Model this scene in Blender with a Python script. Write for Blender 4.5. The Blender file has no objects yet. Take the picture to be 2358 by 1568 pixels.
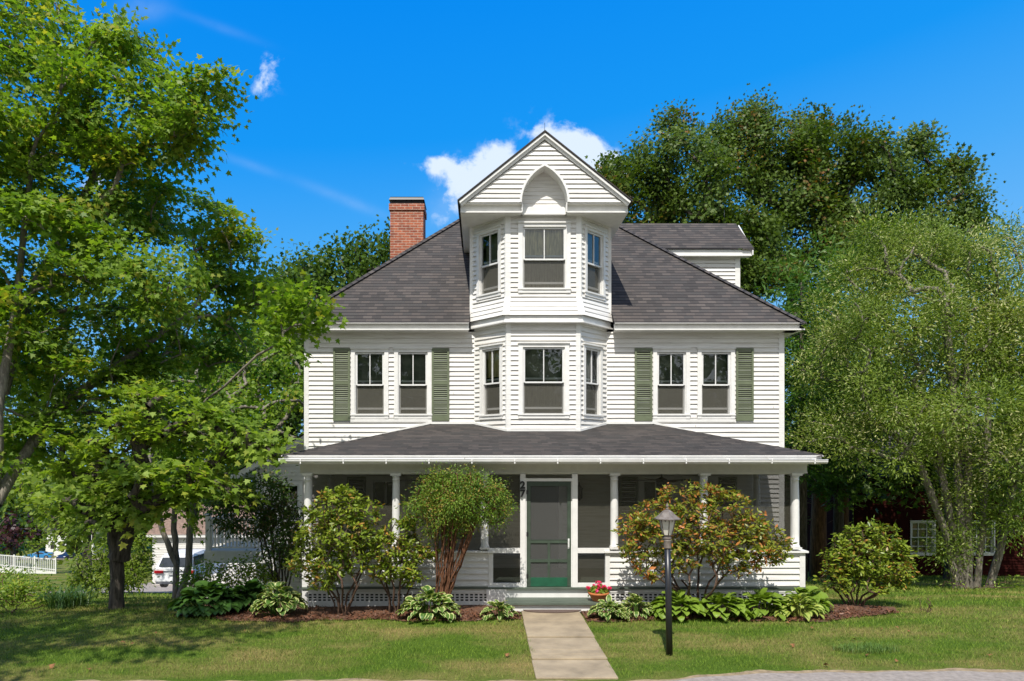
import bpy, math, random
import numpy as np
from mathutils import Vector
random.seed(7); RNG = np.random.default_rng(7)
C = bpy.context.scene.collection
S = bpy.context.scene
# ------------------------------------------------------------------ camera
CAMZ = 2.9; F = 1600.0; CX = 1110.0; CY = 1050.0      # camera height, focal length in units of 1/2358 of the picture width, vanishing point
cam = bpy.data.cameras.new('camera'); camo = bpy.data.objects.new('camera', cam); C.objects.link(camo)
camo.location = (0, 0, CAMZ); camo.rotation_euler = (math.radians(90), 0, 0)
cam.sensor_fit = 'HORIZONTAL'; cam.sensor_width = 36.0; cam.lens = 36.0*F/2358.0
cam.shift_x = (1179-CX)/2358.0; cam.shift_y = (CY-784)/2358.0
cam.clip_start = .1; cam.clip_end = 2000
S.camera = camo
S.view_settings.view_transform = 'Standard'; S.view_settings.look = 'None'
S.view_settings.exposure = 0.22; S.view_settings.gamma = 1.0
# ------------------------------------------------------------------ sun and sky
SUN = Vector((-0.14, -0.66, 1.0)).normalized()
sl = bpy.data.lights.new('sun', 'SUN'); sl.energy = 5.0; sl.angle = math.radians(.53); sl.color = (1, .955, .88)
so = bpy.data.objects.new('sun', sl); C.objects.link(so); so.rotation_euler = SUN.to_track_quat('Z', 'Y').to_euler()
W = bpy.data.worlds.new('World'); S.world = W; W.use_nodes = True
nt = W.node_tree; nt.nodes.clear()
def N(nt, t, **k):
    n = nt.nodes.new(t)
    b = k.pop('inp', {})
    for a, v in k.items(): setattr(n, a, v)
    for i, v in b.items():
        if isinstance(v, bpy.types.NodeSocket): nt.links.new(v, n.inputs[i])
        else: n.inputs[i].default_value = v
    return n
def M(nt, op, a, b=0.0, c=None, clamp=False):
    n = nt.nodes.new('ShaderNodeMath'); n.operation = op; n.use_clamp = clamp
    for i, v in enumerate((a, b) if c is None else (a, b, c)):
        if isinstance(v, bpy.types.NodeSocket): nt.links.new(v, n.inputs[i])
        else: n.inputs[i].default_value = v
    return n.outputs[0]
def MIX(nt, f, a, b, mode='MIX'):
    n = nt.nodes.new('ShaderNodeMix'); n.data_type = 'RGBA'; n.blend_type = mode
    for i, v in ((0, f), (6, a), (7, b)):
        if isinstance(v, bpy.types.NodeSocket): nt.links.new(v, n.inputs[i])
        else: n.inputs[i].default_value = v if i == 0 else (*v[:3], 1)
    return n.outputs[2]
sky = N(nt, 'ShaderNodeTexSky', sky_type='NISHITA', sun_disc=False, sun_elevation=math.asin(SUN.z),
        sun_rotation=math.atan2(SUN.x, SUN.y), air_density=1.0, dust_density=.25, ozone_density=2.0)
hs = N(nt, 'ShaderNodeHueSaturation', inp={'Hue': .492, 'Saturation': 1.55, 'Value': 1.0, 'Color': sky.outputs[0]})
tc = N(nt, 'ShaderNodeTexCoord'); sp = N(nt, 'ShaderNodeSeparateXYZ', inp={0: tc.outputs['Generated']})
dy = M(nt, 'MAXIMUM', sp.outputs[1], .05)
gx = M(nt, 'DIVIDE', sp.outputs[0], dy); gz = M(nt, 'DIVIDE', sp.outputs[2], dy)
fwd = M(nt, 'GREATER_THAN', sp.outputs[1], .1)
gc = N(nt, 'ShaderNodeCombineXYZ', inp={0: gx, 1: gz})
n1 = N(nt, 'ShaderNodeTexNoise', inp={'Vector': gc.outputs[0], 'Scale': 24.0, 'Detail': 8.0, 'Roughness': .6, 'Distortion': .3})
n2 = N(nt, 'ShaderNodeTexNoise', inp={'Vector': gc.outputs[0], 'Scale': 60.0, 'Detail': 5.0, 'Roughness': .6})
def puff(x, y, rx, ry, k, rot=0):
    u = M(nt, 'SUBTRACT', gx, (x-CX)/F); v = M(nt, 'SUBTRACT', gz, (CY-y)/F)
    c, s = math.cos(rot), math.sin(rot)
    a = M(nt, 'MULTIPLY', M(nt, 'ADD', M(nt, 'MULTIPLY', u, c), M(nt, 'MULTIPLY', v, s)), F/rx)
    b = M(nt, 'MULTIPLY', M(nt, 'SUBTRACT', M(nt, 'MULTIPLY', v, c), M(nt, 'MULTIPLY', u, s)), F/ry)
    r2 = M(nt, 'ADD', M(nt, 'MULTIPLY', a, a), M(nt, 'MULTIPLY', b, b))
    return M(nt, 'MULTIPLY', M(nt, 'EXPONENT', M(nt, 'MULTIPLY', r2, -1.0)), k)
tot = None
for p in ((622, 148, 36, 28, .62, .2), (604, 195, 40, 28, .66, .8), (1095, 400, 70, 40, 1.15, .5), (1010, 378, 55, 24, 1.0, 0), (1150, 355, 36, 34, 1.1, 0),
          (1310, 345, 90, 50, 1.7, -.45), (1375, 378, 75, 34, 1.6, -.35), (1230, 400, 60, 40, .8, 0), (1060, 470, 90, 60, .55, .9), 
          (215, 415, 36, 28, 1.0, 0), (2130, 760, 60, 40, .5, 0)):
    q = puff(*p); tot = q if tot is None else M(nt, 'ADD', tot, q)
ramp = N(nt, 'ShaderNodeValToRGB', inp={0: M(nt, 'ADD', sp.outputs[2], M(nt, 'MULTIPLY', sp.outputs[0], -.10))})
e = ramp.color_ramp.elements; e[0].position = .0; e[0].color = (.24, .52, .92, 1); e[1].position = .62; e[1].color = (0, .235, .88, 1)
for p, c in ((.16, (.17, .49, .93)), (.30, (.07, .40, .93)), (.42, (.01, .31, .92))): q = e.new(p); q.color = (*c, 1)
rsc = N(nt, 'ShaderNodeVectorMath', operation='SCALE', inp={0: ramp.outputs[0], 'Scale': 9.3})
skyc = MIX(nt, .88, hs.outputs[0], rsc.outputs[0])
back = M(nt, 'MULTIPLY', M(nt, 'MULTIPLY_ADD', sp.outputs[1], -1.4, .1, clamp=True), .85)      # unseen sky behind the camera whitened as added fill for the shadows
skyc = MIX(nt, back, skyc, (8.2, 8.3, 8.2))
dens = M(nt, 'ADD', tot, M(nt, 'MULTIPLY', M(nt, 'SUBTRACT', n1.outputs[0], .5), 2.6))
dens = M(nt, 'ADD', dens, M(nt, 'MULTIPLY', M(nt, 'SUBTRACT', n2.outputs[0], .5), 1.0))
mr = N(nt, 'ShaderNodeMapRange', interpolation_type='SMOOTHSTEP', inp={'Value': dens, 'From Min': .30, 'From Max': 1.15, 'To Min': 0.0, 'To Max': .95})
lim = M(nt, 'MINIMUM', M(nt, 'MULTIPLY', tot, 1.6), 1.0)
mask = M(nt, 'MULTIPLY', M(nt, 'MULTIPLY', mr.outputs[0], lim), fwd)
wsp = None
for p in ((800, 462, 110, 12, .085, -.38), (575, 380, 70, 10, .07, -.35), (500, 60, 90, 10, .05, -.35), (330, 20, 50, 26, .12, 0), (1040, 470, 60, 40, .16, .6)):
    q = puff(*p); wsp = q if wsp is None else M(nt, 'ADD', wsp, q)
wsp = M(nt, 'MULTIPLY', M(nt, 'MULTIPLY', wsp, M(nt, 'MULTIPLY', n1.outputs[0], 1.8)), fwd)
mask = M(nt, 'MAXIMUM', mask, wsp)
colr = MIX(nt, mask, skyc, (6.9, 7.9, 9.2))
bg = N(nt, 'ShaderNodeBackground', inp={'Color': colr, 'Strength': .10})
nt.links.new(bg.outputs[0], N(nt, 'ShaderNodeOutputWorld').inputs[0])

# ------------------------------------------------------------------ helpers
def P(x, y, Y):                      # place in the world of a point seen at (x, y) of the photograph at distance Y
    return Vector(((x-CX)*Y/F, Y, CAMZ-(y-CY)*Y/F))
def sstep(t): t = np.clip(t, 0, 1); return t*t*(3-2*t)
def ground(X, Y):
    X = np.asarray(X, float); Y = np.asarray(Y, float)
    a = .18-.05*sstep((X+4)/8)
    s = Y-13.6; s = np.where(s > 8, s, np.log1p(np.exp(np.clip(s, -30, 8)/.6))*.6)
    s1 = np.minimum(s, 24); s2 = np.clip(s-24, 0, 100); s3 = np.clip(s-124, 0, 1e4)
    z = -(a*s1+.127*s2+.02*s3)
    z = z - .02*np.clip(-X-5, 0, 6)*sstep((Y-10)/3)
    z = z + .02*np.sin(X*.9+1)*np.sin(Y*.7)*sstep((Y-9.5)/2)*sstep((np.abs(X-1.6)-1.0)/2)
    return z
def gz1(x, y): return float(ground(x, y))
def meta(o, label=None, cat=None, group=None, kind=None):
    if label: o['label'] = label
    if cat: o['category'] = cat
    if group: o['group'] = group
    if kind: o['kind'] = kind
    return o
def thing(name, loc, label, cat, group=None):
    o = bpy.data.objects.new(name, None); C.objects.link(o); o.location = loc
    o.empty_display_size = .2
    return meta(o, label, cat, group)
def wloc(o):
    v = Vector((0, 0, 0))
    while o is not None: v = v+o.location; o = o.parent
    return v
class MB:                            # collects shapes, links them as one mesh object
    def __init__(s): s.v = []; s.f = []; s.m = []; s.uv = {}; s.fr = None; s.mi = 0; s.sm = set()
    def frame(s, o=None, u=None, n=None):
        s.fr = None if o is None else (Vector(o), Vector(u).normalized(), Vector(n).normalized()); return s
    def T(s, p):
        if s.fr is None: return Vector(p)
        o, u, n = s.fr; return o+u*p[0]+n*p[1]+Vector((0, 0, p[2]))
    def poly(s, pts, uv=None, smooth=False):
        i = len(s.v); s.v += [tuple(s.T(p)) for p in pts]; s.f.append(tuple(range(i, i+len(pts)))); s.m.append(s.mi)
        if uv: s.uv[len(s.f)-1] = uv
        if smooth: s.sm.add(len(s.f)-1)
    def box(s, a0, a1, b0, b1, c0, c1):
        i = len(s.v)
        for p in ((a0,b0,c0),(a1,b0,c0),(a1,b1,c0),(a0,b1,c0),(a0,b0,c1),(a1,b0,c1),(a1,b1,c1),(a0,b1,c1)): s.v.append(tuple(s.T(p)))
        for q in ((0,3,2,1),(4,5,6,7),(0,1,5,4),(1,2,6,5),(2,3,7,6),(3,0,4,7)):
            s.f.append(tuple(i+k for k in q)); s.m.append(s.mi)
        return s
    def prism(s, pts, off):          # polygon extruded along a vector
        n = len(pts); i = len(s.v); off = Vector(off)
        for p in pts: s.v.append(tuple(s.T(p)))
        for p in pts: s.v.append(tuple(s.T(Vector(p)+off)))
        s.f.append(tuple(i+k for k in range(n))[::-1]); s.m.append(s.mi)
        s.f.append(tuple(i+n+k for k in range(n))); s.m.append(s.mi)
        for k in range(n):
            s.f.append((i+k, i+(k+1) % n, i+n+(k+1) % n, i+n+k)); s.m.append(s.mi)
        return s
    def beam(s, p, q, w, h, up=(0, 0, 1)):
        p = Vector(p); q = Vector(q); d = (q-p).normalized(); up = Vector(up)
        x = d.cross(up).normalized()*w/2; y = x.cross(d).normalized()*h/2
        fr = s.fr
        return s.prism([p-x-y, p+x-y, p+x+y, p-x+y], q-p)
    def tube(s, path, rad, n=8, cap=True):
        path = [Vector(p) for p in path]; i0 = len(s.v)
        if not hasattr(rad, '__len__'): rad = [rad]*len(path)
        for k, p in enumerate(path):
            d = (path[min(k+1, len(path)-1)]-path[max(k-1, 0)]).normalized()
            a = d.cross(Vector((.13, .31, .94))); a = (a if a.length > .05 else d.cross(Vector((1, 0, 0)))).normalized(); b = d.cross(a)
            for j in range(n):
                t = 2*math.pi*j/n; s.v.append(tuple(s.T(p+(a*math.cos(t)+b*math.sin(t))*rad[k])))
        for k in range(len(path)-1):
            for j in range(n):
                s.f.append((i0+k*n+j, i0+k*n+(j+1) % n, i0+(k+1)*n+(j+1) % n, i0+(k+1)*n+j)); s.m.append(s.mi); s.sm.add(len(s.f)-1)
        if cap:
            s.f.append(tuple(i0+j for j in range(n))[::-1]); s.m.append(s.mi)
            s.f.append(tuple(i0+(len(path)-1)*n+j for j in range(n))); s.m.append(s.mi)
        return s
    def lathe(s, c, prof, n=20, smooth=True, rot=0, half=None):
        i0 = len(s.v)
        for r, z in prof:
            for j in range(n):
                t = 2*math.pi*j/n+rot; s.v.append(tuple(s.T((c[0]+r*math.cos(t), c[1]+r*math.sin(t), c[2]+z))))
        for k in range(len(prof)-1):
            for j in range(n):
                s.f.append((i0+k*n+j, i0+k*n+(j+1) % n, i0+(k+1)*n+(j+1) % n, i0+(k+1)*n+j)); s.m.append(s.mi)
                if smooth: s.sm.add(len(s.f)-1)
        s.f.append(tuple(i0+j for j in range(n))[::-1]); s.m.append(s.mi)
        s.f.append(tuple(i0+(len(prof)-1)*n+j for j in range(n))); s.m.append(s.mi)
        return s
    def build_split(s, name, mat, parent=None, tol=.012):   # every separate piece becomes an object of its own
        nf = len(s.f); par = list(range(nf))
        def find(i):
            while par[i] != i: par[i] = par[par[i]]; i = par[i]
            return i
        owner = {}
        for i, f in enumerate(s.f):
            for v in f:
                if v in owner: par[find(i)] = find(owner[v])
                else: owner[v] = i
        V = np.array(s.v); lo = np.array([V[list(f)].min(0) for f in s.f])-tol; hi = np.array([V[list(f)].max(0) for f in s.f])+tol
        for i in range(nf):
            for j in np.nonzero(((lo[i] <= hi[i+1:]) & (hi[i] >= lo[i+1:])).all(1))[0]: par[find(i)] = find(i+1+int(j))
        groups = {}
        for i in range(nf): groups.setdefault(find(i), []).append(i)
        out = []
        for g in groups.values():
            q = MB(); mp = {}
            for i in g:
                idx = []
                for v in s.f[i]:
                    if v not in mp: mp[v] = len(q.v); q.v.append(s.v[v])
                    idx.append(mp[v])
                q.f.append(tuple(idx)); q.m.append(s.m[i])
                if i in s.uv: q.uv[len(q.f)-1] = s.uv[i]
                if i in s.sm: q.sm.add(len(q.f)-1)
            out.append(q.build(name, mat, parent))
        return out
    def build(s, name, mat, parent=None, bevel=0):
        me = bpy.data.meshes.new(name)
        off = wloc(parent) if parent is not None else Vector((0, 0, 0))
        me.from_pydata([(v[0]-off.x, v[1]-off.y, v[2]-off.z) for v in s.v], [], s.f)
        for m in (mat if isinstance(mat, (list, tuple)) else [mat]): me.materials.append(m)
        if any(s.m): me.polygons.foreach_set('material_index', s.m)
        if s.sm:
            me.polygons.foreach_set('use_smooth', [i in s.sm for i in range(len(s.f))])
        if s.uv:
            uvl = me.uv_layers.new(name='UVMap').data
            for fi, uv in s.uv.items():
                for k, li in enumerate(me.polygons[fi].loop_indices): uvl[li].uv = uv[k]
        me.update()
        o = bpy.data.objects.new(name, me); C.objects.link(o)
        if parent is not None: o.parent = parent
        if bevel:
            b = o.modifiers.new('bevel', 'BEVEL'); b.width = bevel; b.segments = 2; b.limit_method = 'ANGLE'
        return o
def np_mesh(name, V, K, mats, parent=None, midx=None, smooth=False, faces=None):
    """V: (n*K,3) vertices, every K consecutive make one face (or explicit constant-size faces)"""
    me = bpy.data.meshes.new(name)
    if parent is not None: V = V-np.array(wloc(parent))
    if faces is None: faces = np.arange(len(V)).reshape(-1, K)
    nf, k = faces.shape
    me.vertices.add(len(V)); me.vertices.foreach_set('co', V.astype(np.float32).ravel())
    me.loops.add(nf*k); me.loops.foreach_set('vertex_index', faces.astype(np.int32).ravel())
    me.polygons.add(nf); me.polygons.foreach_set('loop_start', np.arange(0, nf*k, k, dtype=np.int32))
    try: me.polygons.foreach_set('loop_total', np.full(nf, k, dtype=np.int32))
    except Exception: pass
    for m in (mats if isinstance(mats, (list, tuple)) else [mats]): me.materials.append(m)
    if midx is not None: me.polygons.foreach_set('material_index', midx.astype(np.int32))
    if smooth: me.polygons.foreach_set('use_smooth', np.ones(nf, bool))
    me.update(calc_edges=True); me.validate()
    o = bpy.data.objects.new(name, me); C.objects.link(o)
    if parent is not None: o.parent = parent
    return o

# ------------------------------------------------------------------ materials
def newmat(name):
    m = bpy.data.materials.new(name); m.use_nodes = True; nt = m.node_tree; nt.nodes.clear()
    out = nt.nodes.new('ShaderNodeOutputMaterial'); return m, nt, out
def mat(name, col, rough=.6, metal=0, noise=.1, nscale=6, col2=None, bump=0, bscale=60, spec=.5, stretch=(1, 1, 1), thr=None):
    m, nt, out = newmat(name)
    tc = N(nt, 'ShaderNodeTexCoord'); mp = N(nt, 'ShaderNodeMapping', inp={'Vector': tc.outputs['Object'], 'Scale': stretch})
    n1 = N(nt, 'ShaderNodeTexNoise', inp={'Vector': mp.outputs[0], 'Scale': nscale, 'Detail': 6.0, 'Roughness': .6})
    c2 = col2 or tuple(c*(1-noise*2.5) for c in col)
    fac = n1.outputs[0]
    lo, hi = thr or (.35, .7)
    mr = N(nt, 'ShaderNodeMapRange', inp={'Value': fac, 'From Min': lo, 'From Max': hi})
    c = MIX(nt, mr.outputs[0], col, c2)
    b = N(nt, 'ShaderNodeBsdfPrincipled', inp={'Base Color': c, 'Roughness': rough, 'Metallic': metal, 'Specular IOR Level': spec})
    if bump:
        n2 = N(nt, 'ShaderNodeTexNoise', inp={'Vector': mp.outputs[0], 'Scale': bscale, 'Detail': 5.0})
        bp = N(nt, 'ShaderNodeBump', inp={'Strength': bump, 'Distance': .02, 'Height': n2.outputs[0]})
        nt.links.new(bp.outputs[0], b.inputs['Normal'])
    nt.links.new(b.outputs[0], out.inputs[0]); return m
def siding_mat():
    m, nt, out = newmat('white_clapboard_paint')
    tc = N(nt, 'ShaderNodeTexCoord'); mp = N(nt, 'ShaderNodeMapping', inp={'Vector': tc.outputs['Object'], 'Scale': (.5, .5, 8.0)})
    n1 = N(nt, 'ShaderNodeTexNoise', inp={'Vector': mp.outputs[0], 'Scale': 2.5, 'Detail': 6.0, 'Roughness': .65})
    mp2 = N(nt, 'ShaderNodeMapping', inp={'Vector': tc.outputs['Object'], 'Scale': (3.0, 3.0, 1.0)})
    n2 = N(nt, 'ShaderNodeTexNoise', inp={'Vector': mp2.outputs[0], 'Scale': 7.0, 'Detail': 5.0, 'Roughness': .7})
    f1 = N(nt, 'ShaderNodeMapRange', inp={'Value': n1.outputs[0], 'From Min': .45, 'From Max': .75})
    f2 = N(nt, 'ShaderNodeMapRange', inp={'Value': n2.outputs[0], 'From Min': .62, 'From Max': .8, 'To Max': .5})
    c = MIX(nt, f1.outputs[0], (.72, .705, .67), (.52, .49, .45)); c = MIX(nt, f2.outputs[0], c, (.42, .37, .30))
    b = N(nt, 'ShaderNodeBsdfPrincipled', inp={'Base Color': c, 'Roughness': .55, 'Specular IOR Level': .3})
    nt.links.new(b.outputs[0], out.inputs[0]); return m
def shingle_mat(name='asphalt_shingles', bw=.30, bh=.142, dark=1.0):
    m, nt, out = newmat(name)
    tc = N(nt, 'ShaderNodeTexCoord')
    nz = N(nt, 'ShaderNodeTexNoise', inp={'Vector': tc.outputs['UV'], 'Scale': .7, 'Detail': 2.0})
    off = N(nt, 'ShaderNodeVectorMath', operation='SCALE', inp={0: nz.outputs['Color'], 'Scale': .025})
    uvw = N(nt, 'ShaderNodeVectorMath', operation='ADD', inp={0: tc.outputs['UV'], 1: off.outputs[0]})
    br = N(nt, 'ShaderNodeTexBrick', offset=.37, offset_frequency=2, squash=1.0, squash_frequency=2,
           inp={'Vector': uvw.outputs[0], 'Color1': (0, 0, 0, 1), 'Color2': (1, 1, 1, 1), 'Mortar': (.5, .5, .5, 1), 'Scale': 1.0, 'Mortar Size': .0, 'Bias': 0.0, 'Brick Width': bw, 'Row Height': bh})
    line = N(nt, 'ShaderNodeTexBrick', offset=.37, offset_frequency=2, squash=1.0, squash_frequency=2,
           inp={'Vector': uvw.outputs[0], 'Color1': (1, 1, 1, 1), 'Color2': (1, 1, 1, 1), 'Mortar': (0, 0, 0, 1), 'Scale': 1.0, 'Mortar Size': .019, 'Mortar Smooth': .3, 'Brick Width': 400.0, 'Row Height': bh})
    tab = N(nt, 'ShaderNodeTexBrick', offset=.37, offset_frequency=2, squash=1.0, squash_frequency=2,
           inp={'Vector': uvw.outputs[0], 'Color1': (1, 1, 1, 1), 'Color2': (1, 1, 1, 1), 'Mortar': (0, 0, 0, 1), 'Scale': 1.0, 'Mortar Size': .005, 'Mortar Smooth': .5, 'Brick Width': bw, 'Row Height': bh})
    cr = N(nt, 'ShaderNodeValToRGB', inp={0: br.outputs['Color']})
    e = cr.color_ramp.elements
    d = dark
    e[0].position = 0; e[0].color = (.072*d, .066*d, .064*d, 1); e[1].position = 1; e[1].color = (.150*d, .130*d, .120*d, 1)
    for p, c in ((.18, (.092, .083, .080)), (.45, (.115, .100, .094)), (.68, (.086, .081, .079)), (.85, (.128, .112, .105))):
        q = e.new(p); q.color = (c[0]*d, c[1]*d, c[2]*d, 1)
    cr.color_ramp.interpolation = 'CONSTANT'
    gr = N(nt, 'ShaderNodeTexNoise', inp={'Vector': tc.outputs['UV'], 'Scale': 90.0, 'Detail': 3.0})
    big = N(nt, 'ShaderNodeTexNoise', inp={'Vector': tc.outputs['UV'], 'Scale': .9, 'Detail': 4.0})
    c = MIX(nt, .55, cr.outputs[0], gr.outputs[0], 'OVERLAY')
    c = MIX(nt, .25, c, big.outputs[0], 'OVERLAY')
    c = MIX(nt, 1.0, c, (.95, .93, .88), 'MULTIPLY')
    lf = M(nt, 'MULTIPLY', M(nt, 'SUBTRACT', 1.0, line.outputs['Color']), .9)
    c = MIX(nt, lf, c, (.02, .018, .018))
    tf = M(nt, 'MULTIPLY', M(nt, 'SUBTRACT', 1.0, tab.outputs['Color']), .3)
    c = MIX(nt, tf, c, (.03, .028, .028))
    b = N(nt, 'ShaderNodeBsdfPrincipled', inp={'Base Color': c, 'Roughness': .85, 'Specular IOR Level': .25})
    bp = N(nt, 'ShaderNodeBump', inp={'Strength': .5, 'Distance': .01, 'Height': M(nt, 'ADD', line.outputs['Color'], M(nt, 'MULTIPLY', gr.outputs[0], .6))})
    nt.links.new(bp.outputs[0], b.inputs['Normal'])
    nt.links.new(b.outputs[0], out.inputs[0]); return m
def brick_mat():
    m, nt, out = newmat('red_brick')
    tc = N(nt, 'ShaderNodeTexCoord')
    br = N(nt, 'ShaderNodeTexBrick', inp={'Vector': tc.outputs['UV'], 'Color1': (.36, .10, .045, 1), 'Color2': (.22, .055, .03, 1), 'Mortar': (.46, .38, .30, 1), 'Scale': 1.0, 'Mortar Size': .006, 'Mortar Smooth': .3, 'Brick Width': .21, 'Row Height': .068})
    n = N(nt, 'ShaderNodeTexNoise', inp={'Vector': tc.outputs['UV'], 'Scale': 9.0, 'Detail': 4.0})
    c = MIX(nt, .7, br.outputs['Color'], n.outputs[0], 'OVERLAY')
    b = N(nt, 'ShaderNodeBsdfPrincipled', inp={'Base Color': c, 'Roughness': .85})
    bp = N(nt, 'ShaderNodeBump', inp={'Strength': .4, 'Distance': .01, 'Height': br.outputs['Fac']}); bp.invert = True
    nt.links.new(bp.outputs[0], b.inputs['Normal'])
    nt.links.new(b.outputs[0], out.inputs[0]); return m
def leaf_mat(name, ca, cb, cc=None, amount=.35, nscale=1.2, trans=.35, rough=.45, tint=.05):
    m, nt, out = newmat(name)
    g = N(nt, 'ShaderNodeNewGeometry'); tc = N(nt, 'ShaderNodeTexCoord')
    n1 = N(nt, 'ShaderNodeTexNoise', inp={'Vector': tc.outputs['Object'], 'Scale': nscale, 'Detail': 4.0, 'Roughness': .6})
    f = M(nt, 'ADD', M(nt, 'MULTIPLY', g.outputs['Random Per Island'], .6), M(nt, 'MULTIPLY', M(nt, 'SUBTRACT', n1.outputs[0], .3), 1.0), clamp=True)
    c = MIX(nt, f, ca, cb)
    if cc:
        n2 = N(nt, 'ShaderNodeTexNoise', inp={'Vector': tc.outputs['Object'], 'Scale': nscale*.8, 'Detail': 5.0, 'W': 3.0}, noise_dimensions='4D')
        r2 = M(nt, 'FRACT', M(nt, 'MULTIPLY', g.outputs['Random Per Island'], 7.31))
        q = M(nt, 'ADD', M(nt, 'MULTIPLY', n2.outputs[0], 1.0), M(nt, 'MULTIPLY', r2, .55))
        k = N(nt, 'ShaderNodeMapRange', inp={'Value': q, 'From Min': 1.0-amount*.5, 'From Max': 1.12-amount*.5, 'To Max': .9})
        c = MIX(nt, k.outputs[0], c, cc)
    b = N(nt, 'ShaderNodeBsdfPrincipled', inp={'Base Color': c, 'Roughness': rough, 'Specular IOR Level': .22})
    ct = MIX(nt, 1.0, c, (1.5, 1.6, .55), 'MULTIPLY')
    t = N(nt, 'ShaderNodeBsdfTranslucent', inp={'Color': ct})
    mx = N(nt, 'ShaderNodeMixShader', inp={0: trans, 1: b.outputs[0], 2: t.outputs[0]})
    nt.links.new(mx.outputs[0], out.inputs[0]); return m
def screen_mat(name, col, alpha):
    m, nt, out = newmat(name)
    tc = N(nt, 'ShaderNodeTexCoord')
    n = N(nt, 'ShaderNodeTexNoise', inp={'Vector': tc.outputs['Object'], 'Scale': 1.2, 'Detail': 4.0})
    a = M(nt, 'ADD', alpha-.08, M(nt, 'MULTIPLY', n.outputs[0], .16))
    d = N(nt, 'ShaderNodeBsdfDiffuse', inp={'Color': (*col, 1)}); t = N(nt, 'ShaderNodeBsdfTransparent')
    mx = N(nt, 'ShaderNodeMixShader', inp={0: a, 1: t.outputs[0], 2: d.outputs[0]})
    nt.links.new(mx.outputs[0], out.inputs[0]); return m
def glass_mat(name='window_glass', refl=1.0):
    m, nt, out = newmat(name)
    tc = N(nt, 'ShaderNodeTexCoord')
    n = N(nt, 'ShaderNodeTexNoise', inp={'Vector': tc.outputs['Object'], 'Scale': 2.2, 'Detail': 2.0})
    bp = N(nt, 'ShaderNodeBump', inp={'Strength': .25, 'Distance': .02, 'Height': n.outputs[0]})
    fr = N(nt, 'ShaderNodeFresnel', inp={'IOR': 1.6, 'Normal': bp.outputs[0]})
    f = M(nt, 'ADD', M(nt, 'MULTIPLY', fr.outputs[0], 1.3), .03, clamp=True)
    g = N(nt, 'ShaderNodeBsdfGlossy', inp={'Color': (.95, .97, 1, 1), 'Roughness': .02, 'Normal': bp.outputs[0]}); t = N(nt, 'ShaderNodeBsdfTransparent', inp={'Color': (.8, .85, .82, 1)})
    mx = N(nt, 'ShaderNodeMixShader', inp={0: f, 1: t.outputs[0], 2: g.outputs[0]})
    nt.links.new(mx.outputs[0], out.inputs[0]); return m
def bark_mat(name, a, b, sc=9):
    m, nt, out = newmat(name)
    tc = N(nt, 'ShaderNodeTexCoord'); mp = N(nt, 'ShaderNodeMapping', inp={'Vector': tc.outputs['Object'], 'Scale': (1, 1, .18)})
    n = N(nt, 'ShaderNodeTexNoise', inp={'Vector': mp.outputs[0], 'Scale': sc*2.2, 'Detail': 8.0, 'Roughness': .7})
    mr = N(nt, 'ShaderNodeMapRange', inp={'Value': n.outputs[0], 'From Min': .35, 'From Max': .65})
    c = MIX(nt, mr.outputs[0], a, b)
    bs = N(nt, 'ShaderNodeBsdfPrincipled', inp={'Base Color': c, 'Roughness': .9, 'Specular IOR Level': .2})
    bp = N(nt, 'ShaderNodeBump', inp={'Strength': .8, 'Distance': .03, 'Height': n.outputs[0]})
    nt.links.new(bp.outputs[0], bs.inputs['Normal']); nt.links.new(bs.outputs[0], out.inputs[0]); return m
def lawn_mat():
    m, nt, out = newmat('lawn_soil')
    tc = N(nt, 'ShaderNodeTexCoord')
    mp = N(nt, 'ShaderNodeMapping', inp={'Vector': tc.outputs['Object'], 'Scale': (.5, .9, .5)})
    n1 = N(nt, 'ShaderNodeTexNoise', inp={'Vector': mp.outputs[0], 'Scale': .9, 'Detail': 7.0, 'Roughness': .6})
    n2 = N(nt, 'ShaderNodeTexNoise', inp={'Vector': tc.outputs['Object'], 'Scale': 22.0, 'Detail': 6.0, 'Roughness': .7})
    f1 = N(nt, 'ShaderNodeMapRange', inp={'Value': n1.outputs[0], 'From Min': .42, 'From Max': .66})
    c = MIX(nt, f1.outputs[0], (.075, .125, .014), (.24, .185, .065))
    c = MIX(nt, .8, c, n2.outputs[0], 'OVERLAY')
    b = N(nt, 'ShaderNodeBsdfPrincipled', inp={'Base Color': c, 'Roughness': .95, 'Specular IOR Level': .1})
    bp = N(nt, 'ShaderNodeBump', inp={'Strength': .8, 'Distance': .05, 'Height': n2.outputs[0]})
    nt.links.new(bp.outputs[0], b.inputs['Normal']); nt.links.new(b.outputs[0], out.inputs[0]); return m
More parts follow.
